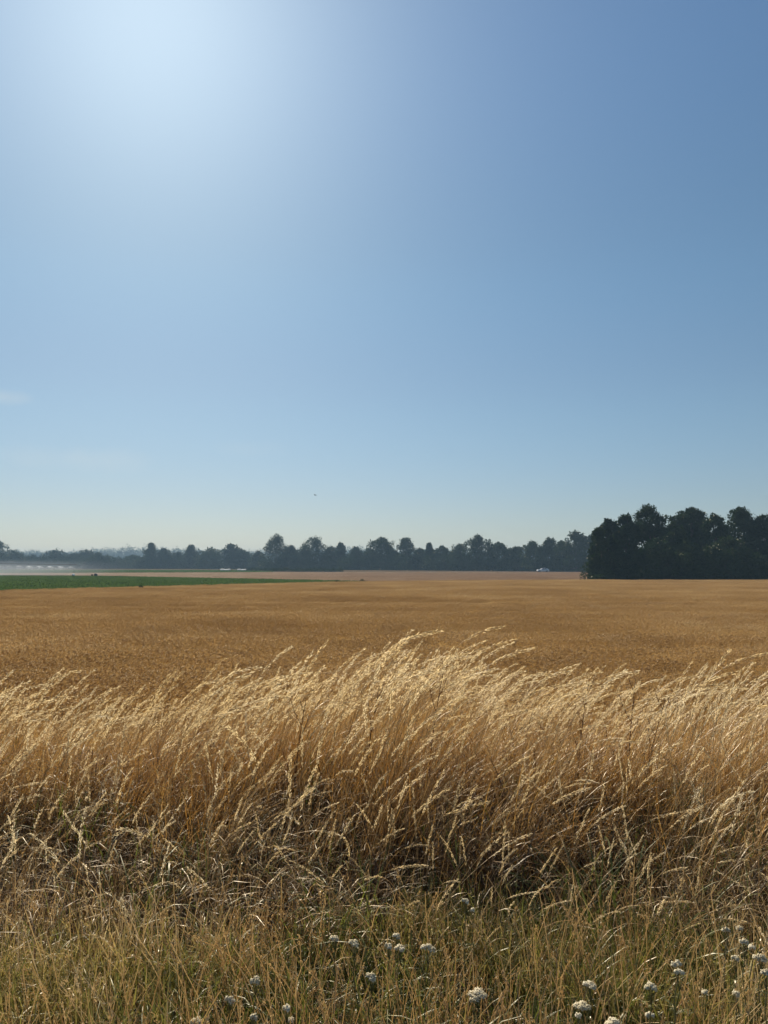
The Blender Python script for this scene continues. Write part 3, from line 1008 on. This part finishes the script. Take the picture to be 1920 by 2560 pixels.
BY = 172.0
bx0, bx1 = -120.0, (206 - 960) / FPX * BY
boom = empty('sprinkler_boom', (bx1, BY, -1.1))
tag(boom, 'long thin sprinkler boom spraying mist over the green field', 'sprinkler boom')


def boom_z(x):      # height of the pipe above the field, sagging towards its free end
    return 2.75 + 0.75 * (bx1 - x) / 50.0


xs = np.arange(bx0, bx1, 1.2)
loc = lambda x, y, z: np.stack([np.asarray(x) - bx1, np.zeros_like(x) + y, np.asarray(z)], -1)
MB().tube(loc(xs, 0.0, boom_z(xs)), 0.06, 6).build('pipe', M['dark'], boom, smooth=True)
MB().tube(loc(xs[:-12], 0.15, boom_z(xs[:-12]) + 0.42), 0.03, 5).build('upper_rail', M['steel'], boom, smooth=True)
b = MB()
for a in range(0, len(xs) - 13, 1):
    z0, z1 = boom_z(xs[a]), boom_z(xs[a + 1]) + 0.42
    b.tube(loc(np.array([xs[a], xs[a + 1]]), np.array([0.0, 0.15]), np.array([z0, z1])), 0.008, 3)
b.build('bracing', M['dark'], boom)
drops = MB()
r_ = np.random.default_rng(3)
for a, xd in enumerate(np.arange(bx1 - 0.4, bx0, -2.3)):
    zb = boom_z(xd)
    h = MB().tube(loc(np.array([xd, xd, xd]), 0.0, np.array([zb, zb - 0.25, zb - 0.5])), [0.03, 0.03, 0.05], 5).build('drop_hose', M['dark'], boom)
    n = int(420 * r_.uniform(0.05, 1.6) ** 1.5)
    t = r_.uniform(0, 1, n) ** 0.7
    ang = r_.uniform(0, 6.28, n)
    sp = t * r_.uniform(0.2, 1.5, n)
    P = np.stack([xd + np.cos(ang) * sp + 0.5 * t, BY + np.sin(ang) * sp, -1.1 + zb - 0.5 + 0.12 * np.sin(t * 3) - 0.75 * t ** 2 * r_.uniform(0.5, 1.3, n)], 1)
    drops.diamonds(P, r_.normal(size=(n, 3)), 0.10, 0.035, r_, tint=r_.uniform(0, 1, n))
tag(drops.build('water_spray', M['water']), 'white water droplets falling under the sprinkler boom', 'spray', kind='stuff')

ct = empty('irrigation_cart', ((186 - 960) / FPX * 168, 168.0, -1.1))
ct.scale = (0.62, 0.62, 0.62)
tag(ct, 'small cart with a white tank under the free end of the sprinkler boom', 'cart')
MB().box((0, 0, 0.55), (1.3, 0.9, 0.12)).build('frame', M['dark'], ct)
b = MB(); a = np.linspace(0, 2 * math.pi, 17)[:-1]
b.tube([(-0.42, 0, 0.98), (-0.38, 0, 0.98), (0.38, 0, 0.98), (0.42, 0, 0.98)], [0.18, 0.36, 0.36, 0.18], 14, cap=True)
b.build('tank', M['whiteplastic'], ct, smooth=True)
MB().tube([(0.1, 0.3, 0.6), (0.1, 0.3, 1.6), (0.1, 0.3, 2.6)], 0.05, 6).build('mast', M['dark'], ct)
for s in (-1, 1):
    MB().tube([(0, s * 0.5 - 0.08, 0.42), (0, s * 0.5 + 0.08, 0.42)], 0.42, 16, cap=True).build('wheel', M['rubber'], ct)
hr = empty('hose_reel', ((238 - 960) / FPX * 166, 166.0, -1.1))
hr.scale = (0.6, 0.6, 0.6)
tag(hr, 'dark field machine with a drum standing right of the spraying boom', 'machine')
MB().tube([(0.55, -0.3, 0.95), (0.55, -0.28, 0.95), (0.55, 0.28, 0.95), (0.55, 0.3, 0.95)], [0.55, 0.58, 0.58, 0.55], 18, cap=True).build('drum', M['dark'], hr)
MB().box((0.2, 0, 0.42), (2.4, 0.8, 0.14)).build('chassis', M['dark'], hr)
MB().box((-0.75, 0, 0.85), (0.5, 0.7, 0.75)).build('engine_housing', M['trim'], hr)
for s in (-1, 1):
    MB().tube([(0.3, s * 0.52 - 0.1, 0.36), (0.3, s * 0.52 + 0.1, 0.36)], 0.36, 16, cap=True).build('wheel', M['rubber'], hr)

# white low strips at the foot of the far trees
for px0, px1, lab in ((552, 577, 'low white strip before the hazy trees, the left one of two'), (595, 616, 'low white strip before the hazy trees, the right one of two')):
    Yd = 345.0
    x0, x1 = (px0 - 960) / FPX * Yd, (px1 - 960) / FPX * Yd
    b = MB()
    xs = np.linspace(0, x1 - x0, 14)
    a = np.linspace(0, math.pi, 9)
    V = np.stack([np.repeat(xs, 9), np.tile(np.cos(a) * 1.0, 14), np.tile(np.sin(a), 14) * np.repeat(0.55 + 0.1 * np.sin(xs * 1.9), 9)], 1)
    i, j = np.meshgrid(np.arange(8), np.arange(13)); k = (j * 9 + i).ravel()
    b.add(V, np.stack([k, k + 1, k + 10, k + 9], 1))
    b.add(V[:9], tris=[(0, q, q + 1) for q in range(1, 8)])
    b.add(V[-9:], tris=[(0, q, q + 1) for q in range(1, 8)])
    o = b.build('white_cover', M['cover'], smooth=True)
    o.location = (x0, Yd, float(ground_z(x0, Yd)) + 0.3)
    tag(o, lab, 'cover')

# bird above the trees
p = at(788, 1238, 110)
b = MB()
b.tube([(-0.19, 0, 0), (-0.14, 0, 0.01), (-0.03, 0, 0.02), (0.08, 0, 0.015), (0.15, 0, 0.03), (0.185, 0, 0.035), (0.215, 0, 0.03)],
       [0.012, 0.03, 0.052, 0.05, 0.032, 0.03, 0.004], 8, cap=True)
for s in (-1, 1):
    W = [(0.09, s * 0.03, 0.03), (-0.06, s * 0.03, 0.03), (0.10, s * 0.16, 0.10), (-0.05, s * 0.17, 0.095), (0.02, s * 0.34, 0.07), (-0.06, s * 0.33, 0.065)]
    W2 = [(a, c, d - 0.012) for a, c, d in W]
    b.add(W + W2, [(0, 2, 3, 1), (2, 4, 5, 3), (6, 8, 9, 7), (8, 10, 11, 9), (0, 2, 8, 6), (2, 4, 10, 8), (1, 3, 9, 7), (3, 5, 11, 9), (4, 5, 11, 10)])
b.add([(-0.17, 0.02, 0.005), (-0.17, -0.02, 0.005), (-0.30, -0.05, 0.0), (-0.30, 0.05, 0.0), (-0.17, 0.02, -0.006), (-0.17, -0.02, -0.006), (-0.30, -0.05, -0.006), (-0.30, 0.05, -0.006)],
      [(0, 1, 2, 3), (4, 5, 6, 7), (0, 3, 7, 4), (1, 2, 6, 5), (2, 3, 7, 6)])
o = b.build('bird', M['trim'], smooth=True)
o.location = tuple(p); o.rotation_euler = (0.1, -0.1, 2.7)
tag(o, 'small dark bird flying above the tree line', 'bird')

# ---------------------------------------------------------------- tall verge grass
rnd = np.random.default_rng(21)
EX = (np.array([-400, 0, 150, 300, 450, 560, 640, 720, 870, 960, 1060, 1180, 1260, 1350, 1480, 1600, 1700, 1780, 1920, 2300]) - 960) / FPX * 4.8
EY = 1.65 - (np.array([1690, 1700, 1665, 1680, 1705, 1660, 1632, 1640, 1600, 1585, 1556, 1556, 1612, 1662, 1640, 1660, 1662, 1640, 1622, 1630]) - 1412) / FPX * 4.8


def top_h(x, y):
    px = (x + 0.46) / y * 4.8
    h = np.interp(px, EX, EY)
    h = 1.65 - (1.65 - h) * y / 4.8                    # same line of sight farther or nearer
    f = 0.50 + 0.50 * sstep(3.1, 4.7, y)
    return (h - ground_z(x, y)) * f


mats = [M['plume'], M['stem']]
P_wind = [plume_stalk(np.random.default_rng(500 + a), (38, 88), a % 2) for a in range(26)]
P_up = [plume_stalk(np.random.default_rng(540 + a), (8, 55), a % 2) for a in range(16)]
p_w, p_u = protos('stalk', P_wind, mats), protos('stalk', P_up, mats)
NW, NU = len(p_w), len(p_u)
hw = np.array([max(v[:, 2].max() for v in b.v) for b in P_wind + P_up])
order = sorted(range(NW + NU), key=lambda q: (p_w + p_u)[q].name)   # collection children come out sorted by name
rank = np.empty(NW + NU, int); rank[order] = np.arange(NW + NU)


def stalks(n, y0, y1, ypow, hlo, hhi, pup, yaw, tilt, rnd, xm=0.56, clump=0.0):
    y = y0 + (y1 - y0) * rnd.uniform(0, 1, n) ** ypow
    x = rnd.uniform(-1, 1, n) * (xm * y + 0.55)
    if clump:
        cxs = rnd.uniform(-3.4, 3.4, 90); cys = rnd.uniform(y0, y1, 90)
        q = rnd.integers(0, 90, n); sel = rnd.random(n) < clump
        x = np.where(sel, cxs[q] + rnd.normal(0, 0.09, n), x)
        y = np.where(sel, cys[q] + rnd.normal(0, 0.09, n), y)
    lane = 0.5 + 0.5 * np.sin(x * 2.3 + 1.0) * np.sin(x * 5.1 + y * 2.0 + 0.5)
    ok = rnd.random(n) < 0.5 + 0.5 * lane
    x, y = x[ok], y[ok]
    n = len(x)
    kind = np.where(rnd.random(n) < pup, NW + rnd.integers(0, NU, n), rnd.integers(0, NW, n))
    want = top_h(x, y) * rnd.uniform(hlo, hhi, n)
    s = want / hw[kind]
    s = np.clip(s, 0.25, 1.75)
    rot = np.stack([rnd.normal(0, tilt, n), rnd.normal(0.05, tilt, n), rnd.normal(0, yaw, n)], 1)
    return np.stack([x, y, ground_z(x, y) - 0.01], 1), rot, np.stack([s, s, s], 1), rank[kind]


def cat(parts):
    return [np.concatenate(z) for z in zip(*parts)]


parts = [
    stalks(860, 4.3, 6.0, 1.0, 0.68, 0.93, 0.2, 0.35, 0.07, rnd, clump=0.55),
    stalks(150, 4.4, 5.4, 1.0, 0.88, 1.02, 0.05, 0.3, 0.06, rnd, clump=0.5),
    stalks(70, 4.3, 5.0, 1.0, 0.96, 1.06, 0.1, 0.3, 0.06, rnd, clump=0.6),
    stalks(300, 4.0, 5.2, 1.0, 0.50, 0.80, 0.3, 0.5, 0.12, rnd, clump=0.45),
    stalks(420, 3.2, 4.2, 1.0, 0.55, 1.05, 0.6, 0.9, 0.22, rnd, clump=0.35),
    stalks(340, 3.15, 4.1, 1.0, 0.55, 1.1, 0.5, 1.6, 0.40, rnd),
    stalks(70, 3.0, 3.8, 1.0, 0.45, 0.85, 0.4, 0.8, 0.3, rnd),
    stalks(420, 6.0, 8.8, 1.0, 0.55, 0.90, 0.3, 0.5, 0.1, rnd, clump=0.3),
]
pos, rot, scl, idx = cat(parts)
scatter('tall_grass', p_w + p_u, pos, rot, scl, idx, 'tall dry grass with pale seed heads bent to the right by the wind', 'grass', True)

# golden straw filling the body of the stand
mats = [M['straw'], M['stem'], M['dead'], M['grass_green']]
B1 = [straw_clump(np.random.default_rng(600 + a), 26, 0.95, (15, 70), 0, 1 if a % 3 else 0, 0.06, 0.75, 0.005, 0.72, 0.35) for a in range(10)]
n = 2000
y = 3.9 + 3.6 * rnd.uniform(0, 1, n) ** 0.8; x = rnd.uniform(-1, 1, n) * (0.56 * y + 0.5)
ok = rnd.random(n) < np.clip(0.45 + 0.55 * np.sin(x * 3.1 + 0.4) * np.sin(x * 1.3 + y * 1.7) + 1.2 * sstep(4.4, 5.2, y), 0.12, 1)
x, y = x[ok], y[ok]; n = len(x)
hh = top_h(x, y) * rnd.uniform(0.42, 0.76, n)
scatter('golden_straw', protos('straw', B1, mats), np.stack([x, y, ground_z(x, y)], 1), np.stack([rnd.normal(0, 0.1, n), rnd.normal(0.05, 0.1, n), rnd.normal(0, 0.4, n)], 1),
        np.stack([np.full(n, 1.0), np.full(n, 1.0), hh / 0.9], 1), rnd.integers(0, 10, n), 'dense golden brown stems filling the tall grass stand', 'grass', True)

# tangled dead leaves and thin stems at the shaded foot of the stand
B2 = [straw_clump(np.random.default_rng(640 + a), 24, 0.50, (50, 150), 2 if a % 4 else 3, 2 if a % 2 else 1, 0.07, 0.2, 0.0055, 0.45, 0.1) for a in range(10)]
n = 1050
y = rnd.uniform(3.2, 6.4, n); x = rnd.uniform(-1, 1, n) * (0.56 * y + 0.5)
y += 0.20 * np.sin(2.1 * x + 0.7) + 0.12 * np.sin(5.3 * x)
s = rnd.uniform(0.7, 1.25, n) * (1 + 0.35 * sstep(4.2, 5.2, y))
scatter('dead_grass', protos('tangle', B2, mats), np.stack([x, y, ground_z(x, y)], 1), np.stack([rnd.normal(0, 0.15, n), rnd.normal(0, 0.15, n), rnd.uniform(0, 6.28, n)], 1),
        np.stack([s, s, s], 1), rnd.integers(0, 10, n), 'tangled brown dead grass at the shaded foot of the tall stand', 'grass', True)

# short mixed grass in front
mats = [M['green'], M['green'], M['stem'], M['grass_green']]
B3 = [straw_clump(np.random.default_rng(680 + a), 24, 0.36, (20, 110), 0, 0 if a % 4 else 2, 0.05, 0.4, 0.0048, 0.35, 0.12) for a in range(12)]
B3 += [straw_clump(np.random.default_rng(700 + a), 24, 0.28, (30, 120), 3, 0, 0.05, 0.3, 0.005, 0.1, 0.2) for a in range(6)]
n = 2900
y = rnd.uniform(1.5, 3.5, n); x = rnd.uniform(-1, 1, n) * (0.60 * y + 0.45)
s = rnd.uniform(0.5, 1.2, n)
s *= 1 - 0.35 * sstep(2.9, 3.5, y)
y += (0.20 * np.sin(2.1 * x + 0.7) + 0.12 * np.sin(5.3 * x)) * sstep(2.6, 3.3, y)
lp = np.sin(x * 2.1 + 0.5) * np.cos(y * 2.7 + x) + rnd.normal(0, 0.5, n)
idx = np.where(lp > -0.3, 12 + rnd.integers(0, 6, n), rnd.integers(0, 12, n))
scatter('short_grass', protos('short', B3, mats), np.stack([x, y, ground_z(x, y)], 1), np.stack([rnd.normal(0, 0.15, n), rnd.normal(0.05, 0.15, n), rnd.uniform(0, 6.28, n)], 1),
        np.stack([s, s, s], 1), idx, 'short mixed green and yellow grass in front of the tall stand', 'grass')
# matted dead straw lying between the blades
B5 = [straw_clump(np.random.default_rng(760 + a), 26, 0.26, (78, 112), 2, 1, 0.10, 0.3, 0.005, 0.5, 0.0) for a in range(6)]
n = 520
y = rnd.uniform(1.6, 3.5, n); x = rnd.uniform(-1, 1, n) * (0.60 * y + 0.45)
s = rnd.uniform(0.7, 1.2, n)
scatter('thatch', protos('thatch', B5, [M['straw'], M['stem'], M['dead']]), np.stack([x, y, ground_z(x, y) + 0.01], 1), np.stack([rnd.normal(0, 0.1, n), rnd.normal(0, 0.1, n), rnd.uniform(0, 6.28, n)], 1),
        np.stack([s, s, s * 0.6], 1), rnd.integers(0, 6, n), 'matted dead straw lying between the short green blades', 'straw')
# thin upright yellow stems in the short grass
B4 = [straw_clump(np.random.default_rng(720 + a), 12, 0.45, (5, 45), 0, 2, 0.08, 0.5, 0.003, 0.95, 0.3) for a in range(8)]
n = 460
y = rnd.uniform(1.7, 3.3, n); x = rnd.uniform(-1, 1, n) * (0.60 * y + 0.45)
s = rnd.uniform(0.7, 1.15, n)
scatter('grass_stems', protos('thin', B4, mats), np.stack([x, y, ground_z(x, y)], 1), np.stack([rnd.normal(0, 0.12, n), rnd.normal(0.08, 0.12, n), rnd.uniform(0, 6.28, n)], 1),
        np.stack([s, s, s], 1), rnd.integers(0, 8, n), 'thin yellow grass stems rising from the short grass', 'grass')

# ---------------------------------------------------------------- yarrow plants
YARROW = [
    (838, 2340, 27, 2, 'white yarrow at the left end of the flower row before the tall grass'),
    (887, 2350, 30, 3, 'white yarrow second from the left in the flower row'),
    (992, 2335, 21, 1, 'small white yarrow head standing highest in the middle of the flower row'),
    (1001, 2362, 34, 4, 'broad white yarrow cluster in the middle of the flower row'),
    (973, 2359, 22, 2, 'white yarrow touching the left side of the broad middle cluster'),
    (1070, 2359, 36, 3, 'white yarrow cluster at the right end of the flower row'),
    (1165, 2247, 20, 2, 'small pale yarrow farthest back at the edge of the tall grass'),
    (1182, 2272, 13, 1, 'tiny pale yarrow bud just below the farthest one'),
    (640, 2441, 30, 1, 'white yarrow between the left grass and the flower row'),
    (929, 2434, 28, 1, 'single round white yarrow below the middle of the flower row'),
    (1195, 2473, 46, 5, 'large lumpy white yarrow cluster near the bottom centre'),
    (1185, 2497, 24, 1, 'white yarrow tucked under the large lumpy cluster'),
    (718, 2513, 23, 1, 'round white yarrow above the lower one left of centre'),
    (727, 2546, 17, 1, 'small white yarrow at the bottom edge left of centre'),
    (634, 2536, 22, 2, 'faint white yarrow at the bottom edge below the left yarrow'),
    (576, 2491, 28, 1, 'white yarrow beside a long pale straw at the lower left'),
    (494, 2543, 32, 2, 'leftmost white yarrow at the bottom edge'),
    (1815, 2319, 20, 1, 'pale yarrow left of the pair farthest back at the right'),
    (1849, 2317, 18, 1, 'pale yarrow right of the pair farthest back at the right'),
    (1860, 2348, 21, 1, 'white yarrow topmost of the stair of three at the right edge'),
    (1880, 2364, 18, 1, 'white yarrow in the middle of the stair of three at the right edge'),
    (1901, 2385, 34, 3, 'white yarrow lowest and widest of the stair of three at the right edge'),
    (1839, 2390, 21, 1, 'pale yarrow left of the stair of three at the right edge'),
    (1914, 2425, 22, 1, 'white yarrow cut by the right edge of the picture'),
    (1693, 2401, 28, 1, 'round white yarrow on top of another at the lower right'),
    (1698, 2424, 24, 1, 'greyish yarrow directly beneath the round one at the lower right'),
    (1476, 2454, 36, 4, 'knobbly white yarrow left of the reddish grass at the lower right'),
    (1627, 2458, 32, 4, 'knobbly yarrow right of the reddish grass at the lower right'),
    (1457, 2504, 40, 5, 'wide knobbly white yarrow below the knobbly one at the lower right'),
    (1762, 2477, 17, 1, 'small white yarrow left of the single one near the right bottom corner'),
    (1840, 2480, 19, 1, 'single white yarrow near the right bottom corner'),
    (1446, 2535, 16, 1, 'small dull yarrow under the wide knobbly one'),
    (1537, 2547, 46, 5, 'large white yarrow cut by the bottom edge right of centre'),
    (1625, 2531, 22, 2, 'dull yarrow at the bottom edge right of the large cut one'),
]


def umbel(b, rnd, c, r, tint):
    """Domed flower head of many small white florets."""
    n = int(45 + 70 * (r / 0.02) ** 1.2)
    u = np.sqrt(rnd.uniform(0, 1, n)); a = rnd.uniform(0, 6.28, n)
    z = 0.34 * r * (1 - u ** 2) + rnd.normal(0, 0.0016, n) + 0.002 * np.sin(a * 3 + u * 9)
    P = np.stack([np.cos(a) * u * r, np.sin(a) * u * r, z], 1) + c
    nrm = np.stack([np.cos(a) * u * 0.8, np.sin(a) * u * 0.8, np.ones(n) * 0.8], 1)
    nrm /= np.linalg.norm(nrm, axis=1, keepdims=True)
    for q in range(n):
        s = np.cross(nrm[q], rnd.normal(size=3)); s /= np.linalg.norm(s)
        t = np.cross(nrm[q], s)
        w = rnd.uniform(0.0020, 0.0032)
        k = np.arange(5) * 1.2566
        ringp = P[q] + (np.cos(k)[:, None] * s + np.sin(k)[:, None] * t) * w - nrm[q] * 0.0008
        b.add(np.vstack([ringp, P[q] + nrm[q] * 0.0012]), tris=[(e, (e + 1) % 5, 5) for e in range(5)], tint=np.clip(tint + rnd.normal(0, 0.2), 0, 1))


for qi, (px, py, wpx, nh, lab) in enumerate(YARROW):
    rnd_ = np.random.default_rng(900 + qi)
    hz = rnd_.uniform(0.36, 0.44) - (0.05 if py > 2480 else 0)
    p = at_z(px, py, hz)
    dist = math.hypot(p[1], EYE - hz)
    Rtot = 0.84 * wpx / FPX * dist / 2
    nh = max(nh, 3) if wpx > 19 else nh
    gz = float(ground_z(p[0], p[1]))
    root = empty('yarrow', (p[0], p[1], gz))
    tag(root, lab, 'flower', 'white yarrow in the short grass')
    H = hz - gz
    lean = rnd_.normal(0, 0.03, 2)
    stem = MB()
    u = np.linspace(0, 1, 9)
    fork = 0.86
    S = np.stack([lean[0] * (u - 1) * 1.0 + 0.008 * np.sin(u * 5), lean[1] * (u - 1), u * H * fork], 1)
    S[-1, :2] = 0
    S[0, 2] = -0.01
    stem.tube(S, np.linspace(0.0026, 0.0018, 9), 5, tint=0.4)
    heads = []
    if nh == 1:
        heads = [((0, 0, H - Rtot * 0.4), Rtot)]
    else:
        for e in range(nh):
            a = e * 2.4 + rnd_.uniform(0, 1)
            d = Rtot * (0.62 if e or nh < 3 else 0.1)
            heads.append(((math.cos(a) * d, math.sin(a) * d * 0.8, H - Rtot * 0.35 - rnd_.uniform(0, 0.35) * Rtot * (e > 0)), Rtot * rnd_.uniform(0.42, 0.62)))
    for (c, r) in heads:
        for e in range(4):
            a = e * 1.6 + 0.4
            tip = np.array(c) + np.array([math.cos(a), math.sin(a), -0.15]) * r * 0.7
            mid = (S[-1] + tip) / 2 + np.array([0, 0, -0.003])
            stem.tube([S[-1], mid, tip], [0.0010, 0.0008, 0.0006], 3, tint=0.6)
    stem.build('stem', M['yarrow'], root)
    for (c, r) in heads:
        hb = MB()
        umbel(hb, rnd_, np.array(c), r, rnd_.uniform(0.35, 0.9))
        hb.build('flower_head', M['petal'], root)
    lf = MB()
    for e in range(7):
        k0 = rnd_.integers(1, 7)
        a = rnd_.uniform(0, 6.28)
        Lh = rnd_.uniform(0.04, 0.09)
        Q = bent(rnd_, Lh, R(40), R(100), 1, 6, a) + S[k0]
        lf.ribbon(Q, np.linspace(0.002, 0.0005, 6), (-math.sin(a), math.cos(a), 0), tint=0.3)
        m_ = 26
        i0 = rnd_.integers(0, 5, m_)
        c = Q[i0] + (Q[i0 + 1] - Q[i0]) * rnd_.uniform(0, 1, (m_, 1))
        sd = np.array([-math.sin(a), math.cos(a), 0.2]) * rnd_.choice([-1, 1], (m_, 1)) + rnd_.normal(0, 0.25, (m_, 3))
        lf.diamonds(c, sd, 0.009, 0.002, rnd_, tint=rnd_.uniform(0, 1, m_))
    lf.build('leaves', M['yarrow'], root)

# ---------------------------------------------------------------- dark dried weed stalks in the tall grass
WEEDS = [
    (1447, 1705, 4.75, 'dark brown dried weed stalk in the pale seed heads, left of the forked one'),
    (1572, 1700, 4.7, 'dark forked dried weed stalk in the pale seed heads at the right'),
    (1606, 1735, 4.6, 'short dark slanting weed stalk right of the forked one'),
    (745, 1742, 4.6, 'thin dark weed stalk in the tall grass left of the highest plumes'),
    (918, 1718, 4.7, 'thin dark upright weed stalk below the highest plumes'),
    (1076, 1672, 4.8, 'thin dark weed stalk rising through the highest plumes'),
]
for qi, (px, py, Yd, lab) in enumerate(WEEDS):
    rnd_ = np.random.default_rng(1200 + qi)
    p = at(px, py, Yd)
    gz = float(ground_z(p[0], p[1]))
    H = p[2] - gz
    root = empty('dried_weed', (p[0] - 0.03, p[1], gz))
    tag(root, lab, 'weed', 'dark weed stalks in the tall grass')
    P = bent(rnd_, H * 1.01, R(2), R(12 + 14 * (qi == 2)), 1.3, 12, rnd_.normal(0, 0.6), 0.2)
    MB().tube(P, np.linspace(0.0042, 0.0016, 12), 5).build('stalk', M['weed'], root)
    for e in range(7):
        k0 = 5 + e % 6
        a = rnd_.uniform(0, 6.28)
        Q = bent(rnd_, rnd_.uniform(0.07, 0.19), R(35), R(15), 1, 5, a) + P[k0]
        bb = MB().tube(Q, np.linspace(0.002, 0.001, 5), 4)
        m_ = 20
        i0 = rnd_.integers(1, 4, m_)
        bb.diamonds(Q[i0] + (Q[i0 + 1] - Q[i0]) * rnd_.uniform(0, 1, (m_, 1)), rnd_.normal(size=(m_, 3)), 0.007, 0.004, rnd_, tint=rnd_.uniform(0, 1, m_))
        bb.build('branch', M['weed'], root)

# ---------------------------------------------------------------- air: haze over the land, mist under the boom
def volume_mat(name, col, dens, aniso, noise=None):
    m, nt, out = new_mat(name)
    v = nt.nodes.new('ShaderNodeVolumePrincipled')
    v.inputs['Color'].default_value = (*col, 1)
    v.inputs['Density'].default_value = dens
    v.inputs['Anisotropy'].default_value = aniso
    nt.links.new(v.outputs[0], out.inputs['Volume'])
    return m, nt, v


hm, _, _ = volume_mat('haze_air', (0.52, 0.77, 1.0), 0.00036, 0.0)
b = MB().box((0, 2000, 17.5), (11000, 7000, 41))
hz_ob = b.build('haze', hm)
tag(hz_ob, 'thin pale summer haze lying over the fields', 'haze', kind='stuff')

mm, nt, v = volume_mat('spray_mist', (0.9, 0.95, 1.0), 0.05, 0.0)
tc = nt.nodes.new('ShaderNodeTexCoord')
ns = nt.nodes.new('ShaderNodeTexNoise'); ns.inputs['Scale'].default_value = 0.22; ns.inputs['Detail'].default_value = 3
nt.links.new(tc.outputs['Object'], ns.inputs['Vector'])
sx = nt.nodes.new('ShaderNodeSeparateXYZ')
nt.links.new(tc.outputs['Generated'], sx.inputs[0])
# fades at the rim of the cloud in every direction
def hump(o):
    a = math_node(nt, 'SUBTRACT', o, 0.5)
    a = math_node(nt, 'MULTIPLY', a, a)
    a = math_node(nt, 'MULTIPLY', a, -4.0)
    a = math_node(nt, 'ADD', a, 1.0, clamp=True)
    return math_node(nt, 'MULTIPLY', a, a)
d = math_node(nt, 'MULTIPLY', hump(sx.outputs[0]), hump(sx.outputs[1]))
d = math_node(nt, 'MULTIPLY', d, hump(sx.outputs[2]))
d = math_node(nt, 'MULTIPLY', d, math_node(nt, 'MULTIPLY', ns.outputs['Fac'], 0.05))
nt.links.new(d, v.inputs['Density'])
b = MB().box((-98, 176, 0.3), (84, 44, 5.6))
tag(b.build('spray_mist', mm), 'pale water mist drifting under the sprinkler boom', 'mist', kind='stuff')
